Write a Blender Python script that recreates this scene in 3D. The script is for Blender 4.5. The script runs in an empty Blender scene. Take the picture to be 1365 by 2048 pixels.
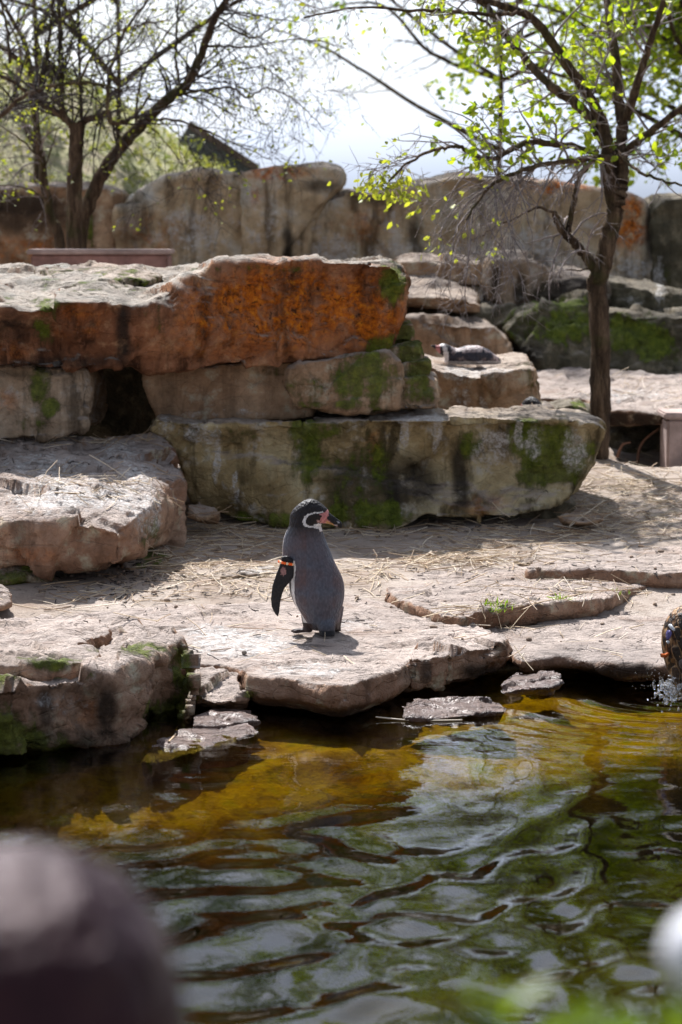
import bpy, bmesh, math, random
import numpy as np
from mathutils import Vector
from mathutils.bvhtree import BVHTree

random.seed(7)
rng = np.random.default_rng(11)
SC = bpy.context.scene
COL = SC.collection

# ------------------------------------------------------------------ camera
F, HY, CH = 4836.0, 450.0, 1.72          # focal length in photo pixels, horizon row, eye height
TH = math.atan((1024 - HY) / F)
cam_d = bpy.data.cameras.new('camera')
cam = bpy.data.objects.new('camera', cam_d)
COL.objects.link(cam)
cam.location = (0, 0, CH)
cam.rotation_euler = (math.pi / 2 - TH, 0, 0)
cam_d.sensor_fit = 'VERTICAL'
cam_d.sensor_height = 36
cam_d.sensor_width = 24
cam_d.lens = 85
cam_d.clip_start = 0.05
cam_d.clip_end = 2000
cam_d.dof.use_dof = True
cam_d.dof.focus_distance = 10.15
cam_d.dof.aperture_fstop = 3.8
SC.camera = cam

# ------------------------------------------------------------------ light
SUN_EL = math.radians(53)
SUN_V = Vector((-0.36 * math.cos(SUN_EL) / math.hypot(.36, .93), .93 * math.cos(SUN_EL) / math.hypot(.36, .93), math.sin(SUN_EL)))
w = bpy.data.worlds.new('World')
SC.world = w
w.use_nodes = True
nt = w.node_tree
nt.nodes.clear()
wo = nt.nodes.new('ShaderNodeOutputWorld')
bg = nt.nodes.new('ShaderNodeBackground')
sky = nt.nodes.new('ShaderNodeTexSky')
sky.sky_type = 'NISHITA'
sky.sun_disc = False
sky.sun_elevation = SUN_EL
sky.sun_rotation = math.atan2(SUN_V.x, SUN_V.y)
sky.air_density = 1.0
sky.dust_density = 2.9
tc = nt.nodes.new('ShaderNodeTexCoord')
mp = nt.nodes.new('ShaderNodeMapping')
mp.inputs['Scale'].default_value = (1.2, 1.2, 3.2)
cn = nt.nodes.new('ShaderNodeTexNoise')
cn.inputs['Scale'].default_value = 2.3
cn.inputs['Detail'].default_value = 7
cn.inputs['Roughness'].default_value = .58
cr = nt.nodes.new('ShaderNodeValToRGB')
cr.color_ramp.elements[0].position = .2
cr.color_ramp.elements[1].position = .52
cm = nt.nodes.new('ShaderNodeMix')
cm.data_type = 'RGBA'
bw = nt.nodes.new('ShaderNodeRGBToBW')
nt.links.new(sky.outputs[0], bw.inputs[0])
ct = nt.nodes.new('ShaderNodeVectorMath')                # thin cloud, white, brighter towards the sun like the air round it
ct.operation = 'MULTIPLY'
ct.inputs[1].default_value = (.98, 1.1, 1.34)
nt.links.new(bw.outputs[0], ct.inputs[0])
nt.links.new(ct.outputs[0], cm.inputs[7])
nt.links.new(tc.outputs['Generated'], mp.inputs[0])
nt.links.new(mp.outputs[0], cn.inputs['Vector'])
nt.links.new(cn.outputs[0], cr.inputs[0])
nt.links.new(cr.outputs[0], cm.inputs[0])
nt.links.new(sky.outputs[0], cm.inputs[6])
nt.links.new(cm.outputs[2], bg.inputs[0])
bg.inputs[1].default_value = 0.115
nt.links.new(bg.outputs[0], wo.inputs[0])

sun_d = bpy.data.lights.new('sun', 'SUN')
sun_d.energy = 5.0
sun_d.angle = math.radians(.53)
sun_d.color = (1.0, .975, .945)
sun = bpy.data.objects.new('sun', sun_d)
COL.objects.link(sun)
sun.rotation_euler = SUN_V.to_track_quat('Z', 'Y').to_euler()
sun.location = (0, 0, 30)

SC.view_settings.view_transform = 'Standard'
SC.view_settings.look = 'None'
SC.view_settings.gamma = 1
SC.view_settings.exposure = 0.95
SC.view_settings.use_curve_mapping = False
SC.render.engine = 'CYCLES'
SC.cycles.use_denoising = True
SC.cycles.max_bounces = 8
SC.cycles.transparent_max_bounces = 24
SC.cycles.caustics_reflective = False
SC.cycles.caustics_refractive = False
SC.cycles.sample_clamp_indirect = 6

# ------------------------------------------------------------------ camera-model helpers used only to lay things out at real distances
cT, sT = math.cos(TH), math.sin(TH)

def ray(px, py):
    dx = (px - 682.5) / F
    dv = (1024 - py) / F
    return np.array([dx, cT + dv * sT, -sT + dv * cT])

def at(px, py, Y):
    d = ray(px, py)
    p = d * (Y / d[1])
    return np.array([p[0], Y, p[2] + CH])

def on(px, py, z):
    d = ray(px, py)
    p = d * ((z - CH) / d[2])
    return np.array([p[0], p[1], z])

def project(P):
    q = P - np.array([0, 0, CH])
    fw = q[:, 1] * cT - q[:, 2] * sT
    up = q[:, 1] * sT + q[:, 2] * cT
    return 682.5 + F * q[:, 0] / fw, 1024 - F * up / fw

# ------------------------------------------------------------------ noise
_perm = np.random.default_rng(3).permutation(512).astype(np.int64)
_perm = np.concatenate([_perm, _perm, _perm, _perm])
_g = np.random.default_rng(4).normal(size=(512, 3))
_g /= np.linalg.norm(_g, axis=1)[:, None]

def _h(i, j, k):
    return _perm[(_perm[(_perm[i & 511] + j) & 511] + k) & 511]

def perlin(p):
    p = np.asarray(p, float)
    i = np.floor(p).astype(np.int64)
    f = p - i
    u = f * f * f * (f * (f * 6 - 15) + 10)
    out = 0
    for a in (0, 1):
        wa = u[:, 0] if a else 1 - u[:, 0]
        for b in (0, 1):
            wb = u[:, 1] if b else 1 - u[:, 1]
            for c in (0, 1):
                wc = u[:, 2] if c else 1 - u[:, 2]
                g = _g[_h(i[:, 0] + a, i[:, 1] + b, i[:, 2] + c)]
                out = out + wa * wb * wc * (g[:, 0] * (f[:, 0] - a) + g[:, 1] * (f[:, 1] - b) + g[:, 2] * (f[:, 2] - c))
    return out * 1.5

def fbm(p, o=4, gain=.5):
    s, a, n = 0, 1.0, 0
    q = np.asarray(p, float)
    for k in range(o):
        s = s + a * perlin(q + 17.3 * k)
        n += a
        a *= gain
        q = q * 2.03
    return s / n

def facets(p):
    """piecewise planar offsets: chipped rock"""
    i = np.floor(p).astype(np.int64)
    best = np.full(len(p), 9e9)
    val = np.zeros(len(p))
    for a in (-1, 0, 1):
        for b in (-1, 0, 1):
            for c in (-1, 0, 1):
                h = _h(i[:, 0] + a, i[:, 1] + b, i[:, 2] + c)
                cc = i + np.array([a, b, c]) + .5 + .42 * _g[h]
                d = p - cc
                r = (d * d).sum(1)
                m = r < best
                best = np.where(m, r, best)
                val = np.where(m, (d * _g[(h * 7 + 13) & 511]).sum(1), val)
    return val

# ------------------------------------------------------------------ mesh helpers
def new_mesh(name, V, Fc, smooth=True, attrs=None):
    me = bpy.data.meshes.new(name)
    V = np.asarray(V, np.float32)
    if isinstance(Fc, np.ndarray):
        n, k = Fc.shape
        me.vertices.add(len(V))
        me.vertices.foreach_set('co', V.ravel())
        me.loops.add(n * k)
        me.loops.foreach_set('vertex_index', Fc.astype(np.int32).ravel())
        me.polygons.add(n)
        me.polygons.foreach_set('loop_start', np.arange(0, n * k, k, dtype=np.int32))
        me.update(calc_edges=True)
        me.validate()
    else:
        me.from_pydata([tuple(map(float, v)) for v in V], [], [tuple(f) for f in Fc])
        me.update()
    if smooth:
        me.polygons.foreach_set('use_smooth', np.ones(len(me.polygons), bool))
    for k, a in (attrs or {}).items():
        a = np.asarray(a, np.float32)
        if a.ndim == 1:
            at_ = me.attributes.new(k, 'FLOAT', 'POINT')
            at_.data.foreach_set('value', a)
        else:
            at_ = me.color_attributes.new(k, 'FLOAT_COLOR', 'POINT')
            at_.data.foreach_set('color', np.concatenate([a, np.ones((len(a), 1), np.float32)], 1).astype(np.float32).ravel())
    return me

def obj(name, me, mat=None, parent=None, loc=None, label=None, cat=None, group=None, kind=None):
    o = bpy.data.objects.new(name, me)
    COL.objects.link(o)
    if mat is not None and me is not None:
        me.materials.clear()
        me.materials.append(mat)
    if parent is not None:
        o.parent = parent
    if loc is not None:
        o.location = loc
    for k, v in (('label', label), ('category', cat), ('group', group), ('kind', kind)):
        if v:
            o[k] = v
    return o

def empty(name, loc, label, cat, group=None):
    return obj(name, None, loc=loc, label=label, cat=cat, group=group)

def arrays(me):
    n = len(me.vertices)
    V = np.empty(n * 3, np.float32); me.vertices.foreach_get('co', V)
    N = np.empty(n * 3, np.float32); me.vertex_normals.foreach_get('vector', N)
    m = len(me.polygons)
    L = np.empty(len(me.loops), np.int32); me.loops.foreach_get('vertex_index', L)
    return V.reshape(-1, 3).astype(float), N.reshape(-1, 3).astype(float), L

def remesh(pieces, voxel, smooth=4, factor=.5):
    """pieces: list of (verts, faces) closed shells -> one merged skin"""
    V, Fc, k = [], [], 0
    for v, f in pieces:
        V += [tuple(map(float, x)) for x in v]
        Fc += [tuple(i + k for i in q) for q in f]
        k += len(v)
    me = bpy.data.meshes.new('tmp')
    me.from_pydata(V, [], Fc)
    me.update()
    o = bpy.data.objects.new('tmp', me)
    COL.objects.link(o)
    m = o.modifiers.new('r', 'REMESH')
    m.mode = 'VOXEL'
    m.voxel_size = voxel
    if smooth:
        s = o.modifiers.new('s', 'SMOOTH')
        s.iterations = smooth
        s.factor = factor
    dg = bpy.context.evaluated_depsgraph_get()
    dg.update()
    e = o.evaluated_get(dg)
    r = e.to_mesh()
    V, N, L = arrays(r)
    quads = L.reshape(-1, 4).copy()
    e.to_mesh_clear()
    bpy.data.objects.remove(o)
    bpy.data.meshes.remove(me)
    return V, N, quads

def loft(rings, close=True):
    """rings: list of equal-length vertex loops"""
    n = len(rings[0])
    V = [p for r in rings for p in r]
    Fc = []
    for k in range(len(rings) - 1):
        for i in range(n):
            j = (i + 1) % n
            Fc.append((k * n + i, k * n + j, (k + 1) * n + j, (k + 1) * n + i))
    Fc.append(tuple(range(n))[::-1])
    Fc.append(tuple(range((len(rings) - 1) * n, len(rings) * n)))
    return V, Fc

def tube(pts, rad, sides=6, cap=True):
    """list of points + radii -> (V, quads) arrays"""
    P = np.asarray(pts, float)
    R = np.asarray(rad, float)
    T = np.gradient(P, axis=0)
    T /= np.linalg.norm(T, axis=1)[:, None] + 1e-9
    a = np.cross(T, np.array([.31, .17, .93]))
    a /= np.linalg.norm(a, axis=1)[:, None] + 1e-9
    b = np.cross(T, a)
    t = np.arange(sides) * 2 * math.pi / sides
    V = P[:, None] + R[:, None, None] * (np.cos(t)[None, :, None] * a[:, None] + np.sin(t)[None, :, None] * b[:, None])
    n = len(P)
    i = np.arange(n - 1)[:, None] * sides
    j = np.arange(sides)[None]
    j2 = (j + 1) % sides
    Q = np.stack([i + j, i + j2, i + sides + j2, i + sides + j], -1).reshape(-1, 4)
    return V.reshape(-1, 3), Q

class Bag:
    def __init__(s):
        s.V, s.Q, s.n = [], [], 0
    def add(s, V, Q):
        s.V.append(V); s.Q.append(Q + s.n); s.n += len(V)
    def arrays(s):
        return np.concatenate(s.V), np.concatenate(s.Q)

def box(x0, x1, y0, y1, z0, z1):
    V = [(x, y, z) for z in (z0, z1) for y in (y0, y1) for x in (x0, x1)]
    return V, [(0, 2, 3, 1), (4, 5, 7, 6), (0, 1, 5, 4), (1, 3, 7, 5), (3, 2, 6, 7), (2, 0, 4, 6)]

# ------------------------------------------------------------------ material helpers
class M:
    def __init__(s, name):
        s.m = bpy.data.materials.new(name)
        s.m.use_nodes = True
        s.t = s.m.node_tree
        s.t.nodes.clear()
        s.out = s.t.nodes.new('ShaderNodeOutputMaterial')
        s.co = None
    def n(s, typ, **kw):
        x = s.t.nodes.new(typ)
        for k, v in kw.items():
            setattr(x, k, v)
        return x
    def put(s, sock, v):
        if isinstance(v, bpy.types.NodeSocket):
            s.t.links.new(v, sock)
        elif isinstance(v, (tuple, list)) and len(v) == 3 and sock.type == 'RGBA':
            sock.default_value = (*v, 1)
        else:
            sock.default_value = v
    def coord(s, scale=(1, 1, 1), kind='Object'):
        if s.co is None:
            s.co = s.n('ShaderNodeTexCoord')
        if scale == (1, 1, 1):
            return s.co.outputs[kind]
        m = s.n('ShaderNodeMapping')
        m.inputs['Scale'].default_value = scale
        s.t.links.new(s.co.outputs[kind], m.inputs[0])
        return m.outputs[0]
    def noise(s, scale, detail=4, rough=.55, vec=None, dist=0):
        x = s.n('ShaderNodeTexNoise')
        x.inputs['Scale'].default_value = scale
        x.inputs['Detail'].default_value = detail
        x.inputs['Roughness'].default_value = rough
        x.inputs['Distortion'].default_value = dist
        s.put(x.inputs['Vector'], vec if vec is not None else s.coord())
        return x.outputs[0]
    def voro(s, scale, feat='F1', vec=None):
        x = s.n('ShaderNodeTexVoronoi', feature=feat)
        x.inputs['Scale'].default_value = scale
        s.put(x.inputs['Vector'], vec if vec is not None else s.coord())
        return x.outputs['Distance']
    def ramp(s, fac, stops):
        r = s.n('ShaderNodeValToRGB')
        e = r.color_ramp.elements
        while len(e) < len(stops):
            e.new(.5)
        for k, (p, c) in enumerate(stops):
            e[k].position = p
            e[k].color = (c, c, c, 1) if isinstance(c, (int, float)) else (*c, 1)
        s.put(r.inputs[0], fac)
        return r.outputs[0]
    def step(s, x, lo, hi):
        m = s.n('ShaderNodeMapRange', interpolation_type='SMOOTHSTEP')
        s.put(m.inputs[0], x)
        m.inputs[1].default_value = lo
        m.inputs[2].default_value = hi
        return m.outputs[0]
    def math(s, op, a, b=0, clamp=False):
        m = s.n('ShaderNodeMath', operation=op, use_clamp=clamp)
        s.put(m.inputs[0], a)
        s.put(m.inputs[1], b)
        return m.outputs[0]
    def mix(s, fac, a, b, blend='MIX'):
        m = s.n('ShaderNodeMix', data_type='RGBA', blend_type=blend)
        s.put(m.inputs[0], fac)
        s.put(m.inputs[6], a)
        s.put(m.inputs[7], b)
        return m.outputs[2]
    def attr(s, name, col=False):
        a = s.n('ShaderNodeAttribute', attribute_name=name)
        return a.outputs['Color'] if col else a.outputs['Fac']
    def bump(s, h, strength=.5, dist=.01, normal=None):
        b = s.n('ShaderNodeBump')
        b.inputs['Strength'].default_value = strength
        b.inputs['Distance'].default_value = dist
        s.put(b.inputs['Height'], h)
        if normal is not None:
            s.put(b.inputs['Normal'], normal)
        return b.outputs[0]
    def bsdf(s, **kw):
        b = s.n('ShaderNodeBsdfPrincipled')
        for k, v in kw.items():
            s.put(b.inputs[k.replace('_', ' ')], v)
        s.t.links.new(b.outputs[0], s.out.inputs[0])
        return b

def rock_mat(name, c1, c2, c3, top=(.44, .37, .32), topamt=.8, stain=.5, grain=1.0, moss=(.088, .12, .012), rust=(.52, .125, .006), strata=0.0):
    def vivid(c_, s_):
        l_ = sum(c_) / 3
        return tuple(min(.62, max(.003, (l_ + (x - l_) * 1.08) * s_)) for x in c_)
    c1, c2, c3 = vivid(c1, .9), vivid(c2, 1.3), vivid(c3, 1.5)
    m = M(name)
    n1 = m.noise(1.7, 6, .6)
    n2 = m.noise(8, 8, .66)
    n3 = m.noise(70, 5, .7)
    n4 = m.noise(26, 6, .7)
    st = m.noise(1.0, 5, .62, m.coord((7, 7, .75)))
    st2 = m.noise(1.0, 5, .62, m.coord((16, 16, 1.6)))
    col = m.ramp(n1, [(.32, c1), (.5, c2), (.68, c3)])
    col = m.mix(m.math('MULTIPLY', m.step(n2, .42, .7), .5), col, tuple(x * .45 for x in c2))
    col = m.mix(m.math('MULTIPLY', m.step(n2, .48, .32), .55), col, tuple(min(.6, x * 1.7) for x in c3))
    # vertical weather streaks
    col = m.mix(m.math('MULTIPLY', m.step(st, .47, .66), stain), col, tuple(x * .28 for x in c1))
    col = m.mix(m.math('MULTIPLY', m.step(st2, .56, .7), stain * .6), col, tuple(min(.6, x * 1.45 + .02) for x in c2))
    # dusty, trodden upper faces, toned paler still to read as sunlit
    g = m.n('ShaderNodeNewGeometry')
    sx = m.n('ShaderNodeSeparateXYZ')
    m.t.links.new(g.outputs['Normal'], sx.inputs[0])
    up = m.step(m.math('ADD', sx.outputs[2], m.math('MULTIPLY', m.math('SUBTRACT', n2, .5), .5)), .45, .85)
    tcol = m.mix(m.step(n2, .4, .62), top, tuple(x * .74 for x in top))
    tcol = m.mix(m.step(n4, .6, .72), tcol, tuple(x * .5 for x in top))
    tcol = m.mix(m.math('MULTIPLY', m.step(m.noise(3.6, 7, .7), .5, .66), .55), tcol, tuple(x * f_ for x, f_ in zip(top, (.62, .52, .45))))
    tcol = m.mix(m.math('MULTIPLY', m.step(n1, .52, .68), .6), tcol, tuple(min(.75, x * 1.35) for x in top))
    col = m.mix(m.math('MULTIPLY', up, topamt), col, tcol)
    # rust
    r = m.attr('rust')
    rn = m.noise(11, 7, .7, dist=.6)
    rl = m.noise(2.6, 5, .65, dist=.8)
    rf = m.math('MULTIPLY', r, m.math('MULTIPLY', m.step(rn, .34, .58), m.step(rl, .34, .52)), True)
    rc = m.ramp(m.noise(30, 5, .7), [(.35, tuple(x * .3 for x in rust)), (.52, rust), (.66, (rust[0] * 1.35, rust[1] * 1.9, rust[2] * 2.2))])
    col = m.mix(m.math('MULTIPLY', rf, .92), col, rc)
    col = m.mix(m.math('MULTIPLY', m.math('MULTIPLY', r, m.step(m.noise(24, 6, .75, dist=1.2), .55, .63)), .8), col, (.03, .014, .008))
    # dark stain, and shade painted into recesses and under overhangs
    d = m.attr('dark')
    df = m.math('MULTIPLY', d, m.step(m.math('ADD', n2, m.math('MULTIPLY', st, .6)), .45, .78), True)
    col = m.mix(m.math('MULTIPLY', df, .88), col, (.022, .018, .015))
    # moss / algae
    a = m.attr('moss')
    ma = m.math('ADD', a, m.math('MULTIPLY', m.math('SUBTRACT', m.math('ADD', m.math('ADD', m.math('MULTIPLY', n2, .8), m.math('MULTIPLY', st, 1.9)), m.math('MULTIPLY', n4, .8)), 1.75), 1.7))
    mf = m.math('MULTIPLY', m.step(ma, .1, .95), m.step(a, .0, .3))
    mc = m.ramp(m.noise(19, 7, .75), [(.3, tuple(x * .3 for x in moss)), (.5, moss), (.68, (moss[0] * 2.0, moss[1] * 1.75, moss[2] * 1.6))])
    mc = m.mix(m.step(ma, .95, .45), mc, (.05, .048, .018))
    col = m.mix(m.math('MULTIPLY', mf, .86), col, mc)
    # droppings / lichen
    wv = m.attr('white')
    wf = m.step(m.math('ADD', wv, m.math('MULTIPLY', m.math('SUBTRACT', m.math('ADD', n4, m.math('MULTIPLY', m.math('ADD', n2, st2), .6)), 1.1), 2.2)), .15, .8)
    wf = m.math('MULTIPLY', wf, m.step(wv, 0.0, .25))
    wf = m.math('MULTIPLY', wf, m.math('ADD', .25, m.math('MULTIPLY', m.step(m.noise(48, 5, .75), .42, .6), .75)))
    col = m.mix(m.math('MULTIPLY', wf, .85), col, (.62, .6, .58))
    # speckle
    col = m.mix(m.math('MULTIPLY', m.step(n3, .62, .75), .35 * grain), col, (.5, .44, .38))
    col = m.mix(m.math('MULTIPLY', m.step(n3, .42, .3), .4 * grain), col, (.03, .025, .02))
    # fine bedding pits drawn out along the stone
    bd = m.noise(1.0, 6, .7, m.coord((7, 26, 30)))
    col = m.mix(m.math('MULTIPLY', m.math('MULTIPLY', m.step(bd, .6, .68), m.math('ADD', m.math('MULTIPLY', up, .85), .15)), .55), col, (.06, .042, .034))
    wet = m.attr('wet')
    col = m.mix(wet, col, m.mix(1.0, col, (.42, .36, .33), 'MULTIPLY'))
    ro = m.math('SUBTRACT', .88, m.math('MULTIPLY', wet, .5))
    cr_ = m.voro(5.5, 'DISTANCE_TO_EDGE', m.coord((1, 1, 1.6)))
    h = m.math('ADD', m.math('MULTIPLY', n2, .8), m.math('ADD', m.math('MULTIPLY', n4, .5), m.math('MULTIPLY', n3, .28)))
    h = m.math('ADD', h, m.math('MULTIPLY', m.step(cr_, 0.0, .03), .12))
    h = m.math('SUBTRACT', h, m.math('MULTIPLY', m.math('MULTIPLY', m.step(bd, .56, .66), m.math('ADD', m.math('MULTIPLY', up, .85), .15)), .35))
    if strata:
        h = m.math('ADD', h, m.math('MULTIPLY', m.noise(1.0, 5, .65, m.coord((3, 3, 38))), strata))
    bs = m.bsdf(Base_Color=col, Roughness=ro, Normal=m.bump(h, 1.0, .045))
    m.put(bs.inputs['Specular IOR Level'], m.math('ADD', .12, m.math('MULTIPLY', wet, .5)))
    return m.m

# sandstones
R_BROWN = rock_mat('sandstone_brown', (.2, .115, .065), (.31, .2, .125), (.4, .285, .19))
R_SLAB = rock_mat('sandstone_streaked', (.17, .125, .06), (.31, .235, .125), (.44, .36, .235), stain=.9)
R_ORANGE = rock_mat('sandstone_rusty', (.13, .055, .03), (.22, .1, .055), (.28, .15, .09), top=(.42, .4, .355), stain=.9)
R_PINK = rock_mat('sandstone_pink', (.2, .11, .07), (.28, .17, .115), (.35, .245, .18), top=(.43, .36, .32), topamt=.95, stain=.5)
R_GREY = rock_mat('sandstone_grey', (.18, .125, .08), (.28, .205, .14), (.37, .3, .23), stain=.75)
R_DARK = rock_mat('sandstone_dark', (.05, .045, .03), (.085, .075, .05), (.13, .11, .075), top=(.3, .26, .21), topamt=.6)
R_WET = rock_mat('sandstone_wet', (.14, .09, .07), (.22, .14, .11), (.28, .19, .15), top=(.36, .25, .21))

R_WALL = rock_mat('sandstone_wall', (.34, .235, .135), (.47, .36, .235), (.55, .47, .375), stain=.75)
ROCKG = 'sandstone blocks of the enclosure'

def rock_finish(name, V, N, Q, mat, label, amp=.02, scale=1.6, facet=.03, fscale=2.2, strata=.006, masks=(), fine=.006, cat='rock', group=None, parent=None, seed=0.0, edge=True):
    P = V + seed * 3.17
    d = amp * fbm(P * scale, 4) * 2
    if facet:
        q = P * fscale + .35 * np.stack([perlin(P * 2.1), perlin(P * 2.1 + 9), perlin(P * 2.1 + 21)], 1)
        d += facet * facets(q) * 1.3
        d += facet * .42 * facets(P * fscale * 2.7 + 5) + facet * .16 * facets(P * fscale * 6.5 + 15)
    side = 1 - np.abs(N[:, 2])
    if strata:
        d += strata * side * (fbm(P * np.array([1.5, 1.5, 17]), 3) * 2 + .5 * facets(P * np.array([2.5, 2.5, 22])))
    d += np.clip(side, 0, .9) * (.014 * facets(P * 8 + 2) + .007 * facets(P * 19 + 7))          # chipped flanks
    d += fine * fbm(P * 14, 3) * 1.6
    pits = fbm(P * np.array([9, 22, 22]), 3)
    d -= fine * 1.3 * np.clip(pits - .16, 0, 1) * 5 * np.clip(N[:, 2], 0, 1)
    W = V + N * d[:, None]
    attrs = {k: np.zeros(len(V)) for k in ('moss', 'rust', 'white', 'dark', 'wet')}
    if masks:
        px, py = project(W)
        jx = 14 * fbm(V * 5, 3)
        jy = 14 * fbm(V * 5 + 31, 3)
        for mk in masks:
            k, x, y, rx, ry = mk[:5]
            s = mk[5] if len(mk) > 5 else 1.0
            e = np.sqrt(((px - x + jx) / rx) ** 2 + ((py - y + jy) / ry) ** 2)
            attrs[k] += s * np.clip(1.6 * (1 - e) + .25, 0, 1) * (e < 1.2)
        for k in attrs:
            attrs[k] = np.clip(attrs[k], 0, 1.2)
    base = np.array([W[:, 0].mean(), W[:, 1].mean(), W[:, 2].min()])
    me = new_mesh(name, W - base, Q, True, attrs)
    return obj(name, me, mat, parent=parent, loc=base, label=label, cat=cat, group=group)

def face_rock(name, label, mat, front, dY, rise=0.0, sink=0.0, voxel=.016, shear=(0, 0), midout=.0, smooth=2, backz=None, **kw):
    """outline (px,py,Y) of the near face, carried back by dY into a solid block; the crown rises by `rise` on the way"""
    A = np.array([at(*p) for p in front])
    zc = .5 * (A[:, 2].max() + A[:, 2].min())
    hgt = max(1e-3, A[:, 2].max() - A[:, 2].min())
    t = np.clip((A[:, 2] - zc) / hgt * 2, -1, 1)
    dYs = dY if np.ndim(dY) == 0 else np.asarray(dY)
    B = A.copy()
    B[:, 1] += dYs
    B[:, 0] += shear[0]
    if backz is not None:
        B[:, 2] = np.where(t > 0, backz, B[:, 2])
    else:
        B[:, 2] += np.where(t > 0, rise * np.minimum(1, t * 2), -sink)
    c = A.mean(0)
    rings = [A]
    Mi = A * .55 + B * .45
    Mi[:, 0] = c[0] + (Mi[:, 0] - c[0]) * (1 + midout)
    rings += [Mi, B]
    V, N, Q = remesh([loft([list(r) for r in rings])], voxel, smooth)
    return rock_finish(name, V, N, Q, mat, label, **kw)

def plan_slab(name, label, mat, plan, th, z=0.0, inset=.12, voxel=.014, slope=0.0, smooth=1, **kw):
    """plan outline (px,py[,z]) on the level z, thickness th, tucked under by inset"""
    A = np.array([on(p[0], p[1], p[2] if len(p) > 2 else z) for p in plan])
    c = A.mean(0)
    d = A - c
    d[:, 2] = 0
    L = np.linalg.norm(d, axis=1)[:, None]
    Mi = A.copy(); Mi[:, 2] -= th * .55
    Mi = Mi + d / L * .015
    B = A - d / L * inset
    B[:, 2] -= th
    V, N, Q = remesh([loft([list(A), list(Mi), list(B)])], voxel, smooth)
    return rock_finish(name, V, N, Q, mat, label, **kw)

def hull_rock(name, label, mat, pts, voxel=.016, smooth=2, world=False, **kw):
    bm = bmesh.new()
    for p in pts:
        bm.verts.new(tuple(p if world else at(*p)))
    r = bmesh.ops.convex_hull(bm, input=bm.verts)
    bmesh.ops.delete(bm, geom=[v for v in bm.verts if not v.link_faces], context='VERTS')
    bm.verts.index_update()
    V = [tuple(v.co) for v in bm.verts]
    Fc = [tuple(v.index for v in f.verts) for f in bm.faces]
    bm.free()
    V, N, Q = remesh([(V, Fc)], voxel, smooth)
    return rock_finish(name, V, N, Q, mat, label, **kw)

#SECTION_TERRAIN
# ------------------------------------------------------------------ ground sheet with the pool basin
WZ = -0.15
_sx = np.array([-6, -2.5, -1.35, -.95, -.62, -.45, -.2, .05, .3, .65, 1.0, 1.5, 3, 6])
_sy = np.array([7.9, 8.5, 9.0, 9.35, 9.75, 9.75, 9.65, 9.6, 9.8, 10.1, 10.2, 10.25, 10.3, 10.4])

def terrain_z(X, Y):
    z = np.interp(Y, [9, 10.6, 11.4, 12.8, 13.5, 15, 16.2, 17, 19, 22, 30, 60, 300], [-.12, -.12, .01, .08, .12, .27, .34, .5, .6, .9, 1.1, 1.3, 1.5])
    pn = np.stack([X * .9, Y * .9, np.zeros_like(X)], -1).reshape(-1, 3)
    z = z + .035 * fbm(pn, 4).reshape(X.shape) + .012 * fbm(pn * 7 + 3, 3).reshape(X.shape)
    z = z - .13 * np.clip(1.25 - np.hypot((X - 1.95) / .3, (Y - 15.55) / .62), 0, 1) ** .7
    sh = np.interp(X, _sx, _sy)
    d = sh - Y                                    # metres out from the shore
    out = np.interp(X, [-3, -1.5, -.95, -.3, .37, .95, 1.5, 4], [7.9, 7.98, 8.1, 8.35, 8.72, 9.05, 9.2, 9.3]) - Y + .25 * fbm(pn * 1.6 + 4, 3).reshape(X.shape)
    bed = np.interp(d, [0, .03, .1, .5, 1.5], [-.1, -.14, -.19, -.215, -.25])
    bed = bed + np.interp(out, [-.3, .0, .3, .8, 1.7, 2.2], [0, -.1, -.4, -.6, -.5, -.3])
    bed = bed + .035 * fbm(pn * 2.6 + 7, 4).reshape(X.shape) * np.clip(d * 4, 0, 1) * 1.6
    nb = np.clip((4.6 - Y) / .35, 0, 1)           # near bank
    bed = bed * (1 - nb) + .1 * nb
    return np.where(d > 0, bed, z)

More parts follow.
